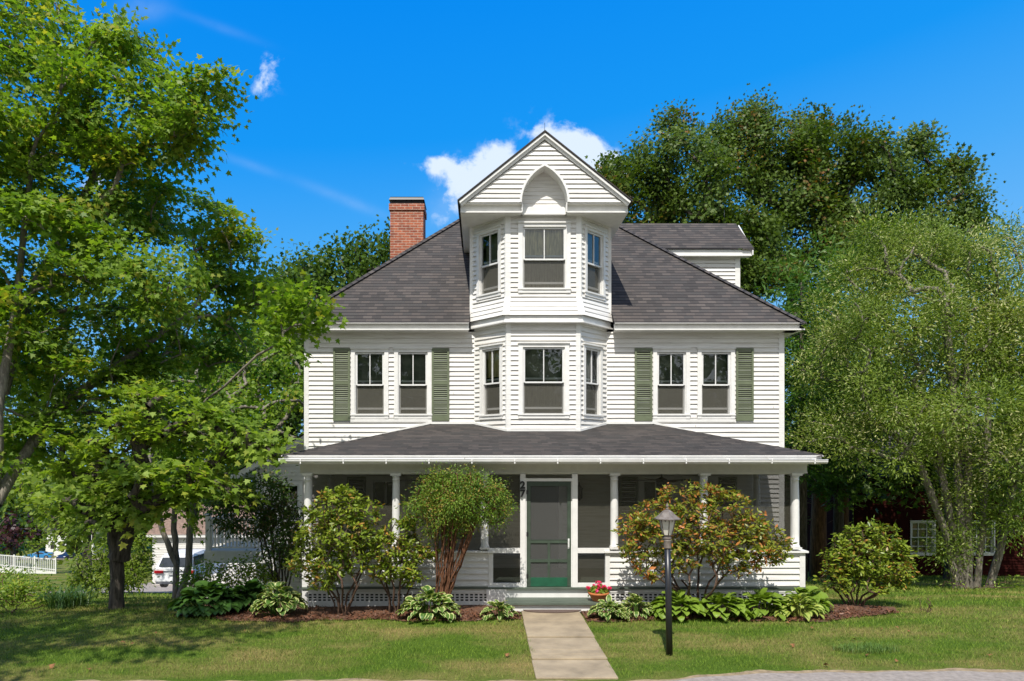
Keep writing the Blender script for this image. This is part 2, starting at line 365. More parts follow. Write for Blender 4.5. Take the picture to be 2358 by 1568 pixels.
def grass_mat():
    m, nt, out = newmat('grass_blades')
    tc = N(nt, 'ShaderNodeTexCoord'); g = N(nt, 'ShaderNodeNewGeometry')
    mp = N(nt, 'ShaderNodeMapping', inp={'Vector': tc.outputs['Object'], 'Scale': (.5, .9, .5)})
    n1 = N(nt, 'ShaderNodeTexNoise', inp={'Vector': mp.outputs[0], 'Scale': .9, 'Detail': 7.0, 'Roughness': .6})
    r = g.outputs['Random Per Island']
    q = M(nt, 'ADD', n1.outputs[0], M(nt, 'MULTIPLY', M(nt, 'SUBTRACT', r, .5), .22))
    f1 = N(nt, 'ShaderNodeMapRange', inp={'Value': q, 'From Min': .47, 'From Max': .74})
    r2 = M(nt, 'FRACT', M(nt, 'MULTIPLY', r, 5.7))
    ga = MIX(nt, r2, (.035, .10, .008), (.27, .39, .04))
    dr = MIX(nt, r2, (.14, .17, .03), (.55, .43, .17))
    c = MIX(nt, f1.outputs[0], ga, dr)
    b = N(nt, 'ShaderNodeBsdfPrincipled', inp={'Base Color': c, 'Roughness': .6, 'Specular IOR Level': .2}); t = N(nt, 'ShaderNodeBsdfTranslucent', inp={'Color': c})
    mx = N(nt, 'ShaderNodeMixShader', inp={0: .3, 1: b.outputs[0], 2: t.outputs[0]})
    nt.links.new(mx.outputs[0], out.inputs[0]); return m

m_sid = siding_mat()
m_white = mat('white_trim_paint', (.75, .74, .71), .5, noise=.05, nscale=5, spec=.3)
m_shg = shingle_mat('asphalt_shingles', .20, .128, .74); m_shp = shingle_mat('porch_shingles', .20, .125, .62)
m_brick = brick_mat()
m_black = mat('black_metal', (.012, .012, .013), .4, noise=.1)
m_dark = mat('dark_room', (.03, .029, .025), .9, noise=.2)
m_glass = glass_mat()
m_sash = mat('sash_paint', (.70, .70, .68), .45, noise=.05, spec=.3)
m_shut = mat('green_shutter_paint', (.135, .160, .092), .55, noise=.12, nscale=5)
m_blindg = mat('grey_shade_cloth', (.24, .235, .21), .8, noise=.1, nscale=3)
m_tan = mat('tan_curtain', (.85, .72, .38), .8, noise=.25, nscale=6, stretch=(5, 5, .6))
m_dim = mat('dim_pane_backing', (.30, .30, .23), .8, noise=.35, nscale=2.5, col2=(.10, .12, .08))  # sheet added behind the glass so the upper panes read less black
m_lace = mat('lace_curtain', (.5, .47, .4), .9, noise=.3, nscale=10, stretch=(4, 4, .5))
m_screen = screen_mat('porch_insect_screen', (.072, .068, .052), .56)
m_wscreen = screen_mat('window_insect_screen', (.12, .115, .095), .56)
m_ceil = mat('porch_ceiling_paint', (.58, .57, .5), .7, noise=.05)
m_gdoor = mat('green_door_paint', (.012, .10, .05), .45, noise=.12)
m_gdoor2 = mat('weathered_green_paint', (.05, .075, .05), .55, noise=.15)
m_gstep = mat('green_grey_floor_paint', (.10, .125, .095), .6, noise=.15, nscale=4, stretch=(1, 5, 1))
m_conc = mat('walk_concrete', (.39, .305, .195), .9, noise=.2, nscale=2.2, thr=(.3, .75), bump=.3, bscale=80)
m_asph = mat('road_asphalt', (.34, .29, .245), .9, noise=.15, nscale=12, bump=.5, bscale=150)
m_sand = mat('sandy_verge', (.34, .25, .14), .95, noise=.2, nscale=9, bump=.5, bscale=60)
m_mulch = mat('bark_mulch', (.17, .080, .042), .95, col2=(.055, .028, .016), nscale=26, bump=1, bscale=70)
m_mat = mat('brown_doormat', (.14, .095, .075), .95, noise=.2, nscale=40)
m_terra = mat('terracotta', (.55, .17, .05), .7, noise=.15, nscale=8)
m_lawn = lawn_mat(); m_grass = grass_mat()
m_bark = bark_mat('grey_bark', (.09, .075, .06), (.30, .27, .22))
m_barkd = bark_mat('dark_bark', (.03, .025, .02), (.13, .11, .09))
m_barkr = bark_mat('red_brown_bark', (.05, .022, .012), (.26, .12, .065), 20)
m_barkb = bark_mat('shrub_bark', (.05, .03, .02), (.16, .10, .07), 20)
# ================================================================== GROUND
def axis(parts):
    r = []
    for a, b, n in parts: r += list(np.linspace(a, b, n, endpoint=False))
    r.append(parts[-1][1]); return np.array(r)
gxs = axis([(-260, -60, 20), (-60, -14, 24), (-14, 16, 76), (16, 60, 24), (60, 260, 20)])
gys = axis([(-40, 6, 12), (6, 30, 80), (30, 80, 40), (80, 420, 40)])
GX, GY = np.meshgrid(gxs, gys); GZ = ground(GX, GY)
V = np.stack([GX, GY, GZ], -1).reshape(-1, 3); nx = len(gxs)
ii = np.array([(j*nx+i, j*nx+i+1, (j+1)*nx+i+1, (j+1)*nx+i) for j in range(len(gys)-1) for i in range(nx-1)])
meta(np_mesh('ground', V, 4, m_lawn, smooth=True, faces=ii), kind='structure')
def road_edge(x):
    e = 8.87+.43*float(sstep((x-1.2)/3.6))+.03*math.sin(x*2.3)+.02*math.sin(x*7.1)
    return e-.10*max(0, -x-2)*.1
xs = list(np.linspace(-14, 18, 500))
rv = np.random.default_rng(2); vr = [rv.random(40*k) for k in (1, 3, 8, 20)]
def vn(x):
    t = 0
    for k, a in zip((1, 3, 8, 20), vr):
        f = (x+16)*k*1.1; i = int(f) % (len(a)-1); f -= int(f); f = f*f*(3-2*f); t += (a[i]*(1-f)+a[i+1]*f-.5)/k**.6
    return t*.22
mb = MB(); mb.poly([(x, road_edge(x)+.09+.5*vn(x), .006) for x in xs][::-1]+[(-14, 5, .006), (18, 5, .006)])
meta(mb.build('verge', m_sand), kind='structure')
mb = MB(); mb.poly([(x, road_edge(x)+.05*vn(x+7.3), .011) for x in xs][::-1]+[(-14, -12, .011), (18, -12, .011)])
meta(mb.build('road', m_asph), kind='structure')
# the concrete walk, slab by slab
wk = MB()
ys = [9.02, 9.82, 9.91, 10.07, 10.33, 11.02, 12.1, 12.9]
for k in range(7):
    y0, y1 = ys[k]+(.016 if k else 0), ys[k+1]-.016
    sx = .035*(12.9-y0)/3.9
    wk.box(.735-sx, 1.805-sx, y0, y1, -.05, .024+.005*((k*3) % 4))
walk_path = wk.build('path', m_conc, bevel=.008); meta(walk_path, kind='structure')
# mulch bed
bed = []
for x in np.linspace(-5.6, .70, 60): bed.append((x, 12.28+.10*math.sin(x*2.1)+.05*math.sin(x*6)+.25*max(0, -x-4.6), gz1(x, 12.3)+.014))
mb = MB(); mb.poly(bed+[(.70, 13.7, .014), (-5.6, 14.2, gz1(-5.6, 14.2)+.05)])
bed = []
for x in np.linspace(1.84, 7.7, 60): bed.append((x, 12.25+.10*math.sin(x*1.7+1)+.05*math.sin(x*5)+.30*max(0, x-6), .014))
mb.poly(bed+[(7.9, 13.3, .014), (6.4, 13.7, .014), (1.84, 13.7, .014)])
meta(mb.build('mulch_bed', m_mulch), kind='structure')

# ================================================================== HOUSE
house = thing('farmhouse', (1.4, 15.8, 0), 'white clapboard house with a tall gabled bay, grey shingled roofs and a screened front porch', 'house')
XL, XR, YW, YB = -4.02, 6.84, 15.8, 25.3
def cf(v): return v if callable(v) else (lambda c: v)
def siding(mb, c0, c1, xl, xr, holes=(), expo=.1065, lip=.030):
    xl, xr = cf(xl), cf(xr); hs_ = [(h[0], h[1], cf(h[2]), cf(h[3])) for h in holes]
    c = c0
    while c < c1-1e-4:
        t = min(c+expo, c1)
        cuts = sorted({c, t}|{v for h in hs_ for v in h[:2] if c+1e-4 < v < t-1e-4})
        for a, b in zip(cuts[:-1], cuts[1:]):
            mid = (a+b)/2; iv = [(xl, xr)]
            for h in hs_:
                if h[0] <= mid <= h[1]:
                    nv = []
                    for l, r in iv:
                        if h[2](mid) > r(mid) or h[3](mid) < l(mid): nv.append((l, r)); continue
                        if h[2](mid) > l(mid): nv.append((l, h[2]))
                        if h[3](mid) < r(mid): nv.append((h[3], r))
                    iv = nv
            ba, bb = lip*(1-(a-c)/expo)+.002, lip*(1-(b-c)/expo)+.002
            for l, r in iv:
                if r(mid)-l(mid) < .01: continue
                mb.poly([(l(a), ba, a), (r(a), ba, a), (r(b), bb, b), (l(b), bb, b)])
                if a == c: mb.poly([(l(a), .0, a), (r(a), .0, a), (r(a), ba, a), (l(a), ba, a)])
        c = t
def window(parent, fr, a0, a1, c0, c1, lower='screen', upper=None, name='window', meet=.53, sill=True, depth=.5, sashbar=True, muntin=True, casing=.09, label=None):
    """double-hung window in a wall frame; a along the wall, c height"""
    o = MB().frame(*fr); k = casing
    o.box(a0, a0+k, .0, .045, c0, c1); o.box(a1-k, a1, .0, .045, c0, c1)
    o.box(a0+k, a1-k, .0, .043, c1-k*.8, c1)
    o.box(a0-.015, a1+.015, .0, .075, c1, c1+.028)
    o.box(a0+k, a1-k, -.06, .04, c0, c0+.07)
    o.box(a0-.02, a1+.02, .0, .078, c0-.02, c0-.0+.012) if not sill else o.box(a0-.015, a1+.015, .001, .06, c0+.07, c0+.105)
    for s in (a0+k-.002, a1-k+.002-.02): o.box(s, s+.02, -.10, .012, c0+.07, c1-k*.8)
    w = o.build(name, m_white, parent)
    if label: w['label'] = label
    i0, i1, j0, j1 = a0+k+.018, a1-k-.018, c0+.105, c1-k*.8-.005
    jm = j0+(j1-j0)*(1-meet)
    t = .034
    u = MB().frame(*fr)
    u.box(i0, i0+t, -.045, .005, jm, j1); u.box(i1-t, i1, -.045, .005, jm, j1); u.box(i0+t, i1-t, -.045, .003, j1-t, j1); u.box(i0+t, i1-t, -.045, .008, jm-.012, jm+.022)
    if muntin: u.box((i0+i1)/2-.010, (i0+i1)/2+.010, -.04, .0, jm+.022, j1-t)
    if lower == 'screen': u.box(i0+t, i1-t, -.10, -.06, jm+.075, jm+.115)
    u.build('upper_sash', m_sash, w)
    l = MB().frame(*fr)
    l.box(i0, i0+t, -.085, -.047, j0, jm); l.box(i1-t, i1, -.085, -.047, j0, jm); l.box(i0+t, i1-t, -.085, -.047, j0, j0+.02)
    if sashbar: l.box(i0+t, i1-t, -.084, -.05, j0+.105, j0+.15)
    l.build('lower_sash', m_sash, w)
    g = MB().frame(*fr); g.poly([(i0+t, -.022, jm+.02), (i1-t, -.022, jm+.02), (i1-t, -.022, j1-t), (i0+t, -.022, j1-t)])
    g.poly([(i0+t, -.07, j0+(.15 if sashbar else .02)), (i1-t, -.07, j0+(.15 if sashbar else .02)), (i1-t, -.07, jm), (i0+t, -.07, jm)])
    g.build('pane', m_glass, w)
    if lower == 'screen':
        q = MB().frame(*fr); q.poly([(i0+.01, -.035, j0), (i1-.01, -.035, j0), (i1-.01, -.035, jm-.01), (i0+.01, -.035, jm-.01)]); q.build('insect_screen', m_wscreen, w)
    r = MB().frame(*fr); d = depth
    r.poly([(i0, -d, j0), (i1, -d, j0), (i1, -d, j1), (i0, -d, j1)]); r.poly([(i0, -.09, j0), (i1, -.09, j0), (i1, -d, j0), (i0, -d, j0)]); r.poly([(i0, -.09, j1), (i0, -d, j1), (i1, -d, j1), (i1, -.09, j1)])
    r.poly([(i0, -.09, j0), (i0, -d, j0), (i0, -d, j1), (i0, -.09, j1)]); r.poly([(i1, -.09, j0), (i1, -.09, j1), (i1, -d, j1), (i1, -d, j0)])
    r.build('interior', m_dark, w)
    for kind, z0, z1 in (upper or ()):
        b = MB().frame(*fr); za, zb = j0+(j1-j0)*z0, j0+(j1-j0)*z1
        db = .18 if kind == 'dim' else .12; b.poly([(i0, -db, za), (i1, -db, za), (i1, -db, zb), (i0, -db, zb)])
        b.build('blind' if kind == 'grey' else 'curtain_or_backing', {'grey': m_blindg, 'tan': m_tan, 'lace': m_lace, 'dim': m_dim}[kind], w)  # the dim kind is an added backing that lightens the panes
    return w
FR = lambda Y: ((0, Y, 0), (1, 0, 0), (0, -1, 0))
def wx(x, Y=YW): return (x-CX)*Y/F
def wz(y, Y=YW): return CAMZ-(y-CY)*Y/F
CB = 1.33                                                      # centre line of the bay
ZE = 5.72                                                      # soffit height
# ---- front wall, storey 2 and the wall behind the porch
wins = [(808.7, 894.9), (907.9, 994.3), (1503.0, 1588.0), (1605.0, 1691.0)]
winz = (wz(964), wz(804))
hol = [(winz[0]+.01, winz[1]-.01, wx(a)+.01, wx(b)-.01) for a, b in wins]
gw = [(-2.62, -1.75), (-1.55, -.68), (3.55, 4.35), (4.55, 5.35)]
gwz = (1.02, 2.42)
hol += [(gwz[0]+.01, gwz[1]-.01, a+.01, b-.01) for a, b in gw]
hol += [(.36, 2.42, .93, 1.83)]
hol += [(3.25, ZE, CB-1.47, CB+1.47)]
w = MB().frame(*FR(YW)); siding(w, .36, ZE, XL, XR, hol)
rj = random.Random(4); w.mi = 1
for k in range(70):                                            # butt joints and nail heads
    z = .36+.1065*rj.randrange(30, 50); x = rj.uniform(XL+.2, XR-.2)
    if any(h[0]-.15 < z < h[1]+.05 and h[2]-.1 < x < h[3]+.1 for h in hol) or any(wx(a)-.05 < x < wx(q)+.05 and wz(972) < z < wz(800) for a, q in ((768, 1035), (1460, 1734))): continue
    if k % 3: w.box(x-.004, x+.004, .0, .031, z+.006, z+.014)
    else: w.box(x-.003, x+.003, .0, .0315, z+.002, z+.05)
w.mi = 0
w.build('front_wall', [m_sid, mat('joint_grime', (.12, .10, .08), .9)], house)
w = MB(); w.frame((XL, YW, 0), (0, 1, 0), (-1, 0, 0)); siding(w, -1.9, ZE, 0, YB-YW); w.frame((XR, YW, 0), (0, 1, 0), (1, 0, 0)); siding(w, -1.6, ZE, 0, YB-YW)
w.frame((XL, YB, 0), (1, 0, 0), (0, 1, 0)); siding(w, -3, ZE, 0, XR-XL); w.build_split('side_wall', m_sid, house)
w = MB()
for x0, x1 in ((XL-.02, XL+.085), (XR-.10, XR+.022)):
    w.box(x0, x1, YW-.03, YW+.09, .36, ZE)
for x in (CB-1.51, CB+1.45): w.box(x, x+.06, YW-.028, YW+.01, 3.3, ZE)
w.build_split('corner_board', m_white, house)
for i, (a, b) in enumerate(wins):
    window(house, FR(YW), wx(a), wx(b), winz[0], winz[1], upper=[(('dim', .0, 1.0),), (('dim', .3, 1.0),), (('dim', 0, 1), ('grey', .1, .5)), (('dim', .0, 1.0), ('grey', .1, .5))][i])
# sill board joining each pair
w = MB().frame(*FR(YW))
for a, b in ((wins[0][0], wins[1][1]), (wins[2][0], wins[3][1])):
    w.box(wx(a)-.01, wx(b)+.01, .0, .035, winz[0]-.075, winz[0]+.0)
w.build_split('sill_board', m_white, house)
def shutter(a0, a1, c0, c1, Y=YW, m=m_shut, parent=house, b=.022):
    s = MB().frame(*FR(Y)); t = .045; mid = c0+(c1-c0)*.52
    s.box(a0, a0+t, b, b+.035, c0, c1); s.box(a1-t, a1, b, b+.035, c0, c1)
    for z0, z1 in ((c0, c0+.12), (mid-.035, mid+.035), (c1-.05, c1)): s.box(a0+t, a1-t, b, b+.033, z0, z1)
    for z0, z1 in ((c0+.12, mid-.035), (mid+.035, c1-.05)):
        n = int((z1-z0)/.042)
        for k in range(n):
            z = z0+(z1-z0)*(k+.5)/n
            s.poly([(a0+t, b+.030, z-.014), (a1-t, b+.030, z-.014), (a1-t, b+.014, z+.006), (a0+t, b+.014, z+.006)])
            s.poly([(a0+t, b+.022, z-.017), (a1-t, b+.022, z-.017), (a1-t, b+.030, z-.014), (a0+t, b+.030, z-.014)])
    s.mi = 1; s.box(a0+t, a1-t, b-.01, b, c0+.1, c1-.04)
    return s.build('shutter', [m, m_dark], parent)
for a, b in ((768.2, 806.8), (994.6, 1034.5), (1460.6, 1501), (1693.5, 1733.6)): shutter(wx(a), wx(b), wz(969), wz(802.5))
# ---- second-floor bay
HF, HB_, YF = .79, 1.49, 15.1
BZ0, BZ1 = 3.28, 5.80
fL = ((CB-HB_, YW, 0), (HB_-HF, -(YW-YF), 0), (-1, -1, 0)); fRr = ((CB+HF, YF, 0), (HB_-HF, YW-YF, 0), (1, -1, 0)); LS = math.hypot(HB_-HF, YW-YF)
wzb = (wz(963.5, YF), wz(791.5, YF))
w = MB().frame(*FR(YF)); siding(w, BZ0, BZ1, CB-HF, CB+HF, [(wzb[0]+.01, wzb[1]-.01, wx(1194, YF), wx(1310, YF))])
sa, sb = .20, .88
w.frame(*fL); siding(w, BZ0, BZ1, 0, LS, [(wzb[0], wzb[1], sa, sb)]); w.frame(*fRr); siding(w, BZ0, BZ1, 0, LS, [(wzb[0], wzb[1], LS-sb, LS-sa)])
bay = w.build('bay_wall', m_sid, house)
window(bay.parent, FR(YF), wx(1193.5, YF), wx(1310.5, YF), wzb[0], wzb[1], upper=(('lace', .12, .50), ('dim', .5, 1)), casing=.095)
window(house, fL, sa-.01, sb+.01, wzb[0], wzb[1], upper=(('tan', .58, 1.0),), casing=.075)
window(house, fRr, LS-sb-.01, LS-sa+.01, wzb[0], wzb[1], upper=(('dim', 0, 1),), casing=.075)
w = MB()
for s in (-1, 1):
    x = CB+s*HF; w.prism([(x-s*.085, YF-.03, 0), (x+s*.015, YF-.03, 0), (x+s*.05, YF+.03, 0), (x-s*.03, YF+.06, 0), (x-s*.085, YF+.02, 0)][::s], (0, 0, 1))
for i in range(len(w.v)): w.v[i] = (w.v[i][0], w.v[i][1], BZ0-.02 if w.v[i][2] < .5 else BZ1)
w.build_split('corner_post', m_white, house)
# band wrapped around the top of the bay
def ring(off, zz, cx=CB, hf=HF, hb=HB_, yf=YF, yb=YW):
    k = off*.414
    return [(cx-hb-off*1.0-k*0, yb, zz), (cx-hf-k, yf-off, zz), (cx+hf+k, yf-off, zz), (cx+hb+off, yb, zz)]
def band(mb, r0, r1):
    for i in range(3): mb.poly([r0[i], r0[i+1], r1[i+1], r1[i]])
w = MB()
band(w, ring(.12, 5.80), ring(.10, 5.95)); band(w, ring(.17, 5.775), ring(.17, 5.80)); band(w, ring(.17, 5.80), ring(.10, 5.802)); w.poly(ring(.17, 5.775)[::-1])
w.poly(ring(.10, 5.95))
w.build('bay_cornice', m_white, house)

# ---- dormer (third-floor bay and gable)
DF, DB_, DY, DYB = .81, 1.56, 15.1, 15.85
DZ0, DZ1 = 6.36, 8.14
LD = math.hypot(DB_-DF, DYB-DY)
dL = ((CB-DB_, DYB, 0), (DB_-DF, -(DYB-DY), 0), (-1, -1, 0)); dR = ((CB+DF, DY, 0), (DB_-DF, DYB-DY, 0), (1, -1, 0))
dz = (wz(675, DY), wz(515, DY))
w = MB().frame(*FR(DY)); siding(w, DZ0, DZ1, CB-DF, CB+DF, [(dz[0]+.01, dz[1]-.01, wx(1193.5, DY), wx(1312, DY)), (dz[1]+.12, DZ1, CB-DF, CB+DF)])
w.poly([(CB-DF, .012, dz[1]+.12), (CB+DF, .012, dz[1]+.12), (CB+DF, .012, DZ1), (CB-DF, .012, DZ1)])
sa, sb = .20, .93
w.frame(*dL); siding(w, DZ0, DZ1, 0, LD, [(dz[0]-.02, dz[1]-.02, sa, sb)]); w.frame(*dR); siding(w, DZ0, DZ1, 0, LD, [(dz[0]-.02, dz[1]-.02, LD-sb, LD-sa)])
# flared skirt under the windows
def flare(c): t = (DZ0-c)/(DZ0-5.95); return .13*t**1.3
zz = [DZ0-i*(DZ0-5.94)/4 for i in range(5)]
w.frame()
for a, b in zip(zz[:-1], zz[1:]):
    lo = ring(flare(b)+.022, b, CB, DF, DB_, DY, DYB); hi = ring(flare(a)+.004, a, CB, DF, DB_, DY, DYB); un = ring(flare(b)+.0, b, CB, DF, DB_, DY, DYB)
    lo[0] = (lo[0][0], DYB, b); lo[3] = (lo[3][0], DYB, b)
    band(w, lo, hi); band(w, un, lo)
w.build('dormer_wall', m_sid, house)
w = MB(); w.frame((CB-DB_, DYB, 0), (0, 1, 0), (-1, 0, 0)); siding(w, 6.0, 8.12, 0, 3.2); w.frame((CB+DB_, DYB, 0), (0, 1, 0), (1, 0, 0)); siding(w, 6.0, 8.12, 0, 3.2); w.build_split('dormer_cheek', m_sid, house)
window(house, FR(DY), wx(1193, DY), wx(1313.5, DY), dz[0], dz[1], upper=(('tan', .50, 1.0), ('lace', .0, .5)), casing=.095)
window(house, dL, sa-.01, sb+.01, dz[0]-.03, dz[1]-.03, upper=(('grey', .0, .42), ('dim', .42, 1)), casing=.075)
window(house, dR, LD-sb-.01, LD-sa+.01, dz[0]-.03, dz[1]-.03, upper=(('grey', .0, .42), ('dim', .42, 1)), casing=.075)
w = MB()
for s in (-1, 1):
    x = CB+s*DF; w.prism([(x-s*.10, DY-.03, 0), (x+s*.015, DY-.03, 0), (x+s*.05, DY+.03, 0), (x-s*.03, DY+.06, 0), (x-s*.10, DY+.02, 0)][::s], (0, 0, 1))
    for i in range(-10, 0): w.v[i] = (w.v[i][0], w.v[i][1], DZ0-.01 if w.v[i][2] < .5 else DZ1)
    lo = ring(.155, 5.93, CB, DF, DB_, DY, DYB)[1 if s < 0 else 2]
    w.prism([(x-s*.10, DY-.03, DZ0-.01), (x+s*.03, DY-.03, DZ0-.01), (lo[0]+s*.015, lo[1]-.005, 5.94), (lo[0]-s*.13, lo[1]-.015, 5.94)][::s], (0, .05, 0))
    x = CB+s*DB_; w.box(min(x-s*.05, x+s*.05), max(x-s*.05, x+s*.05), DYB-.05, DYB+.08, 6.12, DZ1)
w.build_split('dormer_corner_post', m_white, house)
# gable
GY_, GH, GZ0, GZA = 14.78, 1.79, 8.29, 9.72
AH, AZ0, AZ1 = .485, 8.29, 9.06
ac = ((AZ1-AZ0)**2-AH**2)/(2*AH)
def arch(c, e=0):
    t = max(0.0, (ac+AH+e)**2-(c-AZ0)**2); return max(0.0, math.sqrt(t)-ac)
gl = lambda c: CB-GH*(GZA-c)/(GZA-GZ0)+.15
gr = lambda c: CB+GH*(GZA-c)/(GZA-GZ0)-.15
w = MB().frame(*FR(GY_)); siding(w, GZ0, GZA-.13, gl, gr, [(AZ0-.01, AZ1+.0, lambda c: CB-arch(c), lambda c: CB+arch(c))], expo=.1005)
w.build('gable_wall', m_sid, house)
w = MB().frame(*FR(DY-.02)); siding(w, 8.29, 9.2, CB-.6, CB+.6, expo=.088, lip=.014); w.build('arch_recess_wall', m_sid, house)
w = MB(); n = 16
zs = [AZ0+(AZ1-AZ0)*i/n for i in range(n+1)]
for s in (-1, 1):
    for a, b in zip(zs[:-1], zs[1:]):
        pa, pb = CB+s*arch(a), CB+s*arch(b); qa, qb = CB+s*arch(a, .045), CB+s*arch(b, .045)
        if b > AZ1-.001: qb = CB; 
        w.poly([(pa, GY_-.045, a), (pb, GY_-.045, b), (qb, GY_-.045, b+(.05 if b > AZ1-.001 else 0)), (qa, GY_-.045, a)])
        w.poly([(pa, GY_-.045, a), (pa, DY, a), (pb, DY, b), (pb, GY_-.045, b)])
        w.poly([(qa, GY_-.045, a), (qa, GY_+.01, a), (qb, GY_+.01, b), (qb, GY_-.045, b)])
w.build('gothic_arch', m_white, house)
w = MB()                                                      # boxed eave under the gable
for s in (-1, 1):
    xa, xb = CB+s*(AH+.0), CB+s*GH
    x0, x1 = min(xa, xb), max(xa, xb)
    w.box(x0, x1, GY_+.09, GY_+.13, 8.12, GZ0+.005)            # fascia
    w.box(x0, x1, GY_+.04, GY_+.10, 8.095, 8.125)
    w.box(x0-.001, x1+.001, GY_-.01, GY_+.128, GZ0-.025, GZ0-.003)
    w.box(x0, x1, GY_+.132, DYB+2.6, 8.10, 8.118)              # soffit
    xx = CB+s*GH; w.box(min(xx, xx-s*.03), max(xx, xx-s*.03), GY_+.13, DYB+2.6, 8.12, 8.28)
    w.box(min(xa, xa-s*.02), max(xa, xa-s*.02), GY_+.02, DY, 8.10, 8.30)
w.box(CB-AH-.02, CB+AH+.02, DY-.10, DY-.012, 8.13, 8.27); w.box(CB-AH-.01, CB+AH+.01, DY-.14, DY-.012, 8.10, 8.13); w.box(CB-AH, CB+AH, DY-.09, DY-.012, 8.27, 8.285)
w.build_split('gable_soffit', m_white, house)
w = MB()
for s in (-1, 1):                                             # rakes
    p0 = (CB+s*(GH+.03), GY_, GZ0-.005); p1 = (CB, GY_, GZA+.02)
    d = Vector(p1)-Vector(p0); nrm = Vector((-d.z, 0, d.x)).normalized()*(1 if s > 0 else -1)
    if nrm.z > 0: nrm = -nrm
    for off, th, y0, y1 in ((.0, .045, -.10, .02), (.045, .05, -.055, .02)):
        a = Vector(p0)+nrm*off; b = Vector(p1)+nrm*off
        a2 = a+nrm*th; b2 = b+nrm*th
        b = Vector((CB, b.y, b.z)); b2 = Vector((CB, b2.y, GZA+.02-(off+th)*1.25)); b.z = GZA+.02-off*1.25
        w.prism([(a.x, GY_+y0, a.z), (b.x, GY_+y0, b.z), (b2.x, GY_+y0, b2.z), (a2.x, GY_+y0, a2.z)], (0, y1-y0, 0))
w.build_split('rake_board', m_white, house)
# ---- main roof
EY0, EX0, EX1, EY1, EZ, PM = 15.43, XL-.36, XR+.36, YB+.36, 5.86, .955
hr = (EY1-EY0)/2; RZ = EZ+PM*hr; RY = (EY0+EY1)/2; RX0, RX1 = EX0+hr, EX1-hr
def slope(mb, pts, e0, edir, k):                               # polygon with uv in metres along eave / up the slope
    e0 = Vector(e0); edir = Vector(edir).normalized(); n = (Vector(pts[1])-Vector(pts[0])).cross(Vector(pts[2])-Vector(pts[0])).normalized(); up = n.cross(edir).normalized()
    if up.z < 0: up = -up
    mb.poly(pts, uv=[((Vector(p)-e0).dot(edir)+50, (Vector(p)-e0).dot(up)+50) for p in pts])
w = MB()
A, B_, C_, D_ = (EX0, EY0, EZ), (EX1, EY0, EZ), (EX1, EY1, EZ), (EX0, EY1, EZ); R0, R1 = (RX0, RY, RZ), (RX1, RY, RZ)
slope(w, [A, (CB-DB_-.05, EY0, EZ), (CB-DB_-.05, EY0+1.2, EZ+PM*1.2), (CB+DB_+.05, EY0+1.2, EZ+PM*1.2), (CB+DB_+.05, EY0, EZ), B_, R1, R0], A, (1, 0, 0), 0)
slope(w, [B_, C_, R1], B_, (0, 1, 0), 0); slope(w, [C_, D_, R0, R1], C_, (-1, 0, 0), 0); slope(w, [D_, A, R0], D_, (0, -1, 0), 0)
w.build('main_roof', m_shg, house)
w = MB()
def cap(mb, p, q, wd=.26, h=.018):                             # ridge/hip cap shingles
    p, q = Vector(p), Vector(q); L = (q-p).length; n = max(1, int(L/.2)); d = (q-p)/n; side = d.cross(Vector((0, 0, 1))).normalized()*wd/2
    drop = Vector((0, 0, -.05))
    for i in range(n):
        a = p+d*i+Vector((0, 0, h+.003)); b = p+d*(i+1)+Vector((0, 0, h))
        for s in (1, -1):
            mb.poly([a, b, b+side*s+drop, a+side*s+drop][::s], uv=[(i*.31+50, 50.01), (i*.31+50, 50.13), (i*.31+50.28, 50.13), (i*.31+50.28, 50.01)][::s])
        mb.poly([a+side+drop, a-side+drop, a-Vector((0, 0, .02))], uv=[(0, 0), (0, 0), (0, 0)])
for p, q in ((A, R0), (D_, R0), (B_, R1), (C_, R1), (R0, R1)):
    w = MB(); cap(w, p, q); w.build('hip_cap', m_shg, house)
w = MB()
def eave(mb, x0, x1, y0, y1, z, ov=.09, h=.155, skip=None, wallin=.30):
    for (p, q) in (((x0, y0), (x1, y0)), ((x1, y0), (x1, y1)), ((x1, y1), (x0, y1)), ((x0, y1), (x0, y0))):
        dx, dy_ = q[0]-p[0], q[1]-p[1]; L = math.hypot(dx, dy_); u = Vector((dx/L, dy_/L, 0)); n = Vector((u.y, -u.x, 0))
        segs = [(0, L)]
        if skip and p == (x0, y0): segs = [(0, skip[0]-x0), (skip[1]-x0, L)]
        for a, b in segs:
            mb.frame((p[0], p[1], z), u, n)
            ea, eb = (ov if a == 0 else 0), (ov if b == L else 0)
            mb.box(a, b, -.005, .003, -.014, -.002)                     # drip edge
            mb.box(a+ea, b-eb, -ov-.02, -ov, -h, -.004)                 # fascia
            mb.box(a+ea*.2, b-eb*.2, -ov+.0, -.025, -h-.0, -h+.03)       # bottom moulding
            mb.box(a+ea+.02, b-eb-.02, -ov-.02-wallin, -ov-.02, -h-.0, -h+.012)
    mb.frame()
eave(w, EX0, EX1, EY0, EY1, EZ+.0, skip=(CB-HB_-.13, CB+HB_+.13))
w.build_split('eave_fascia', m_white, house)
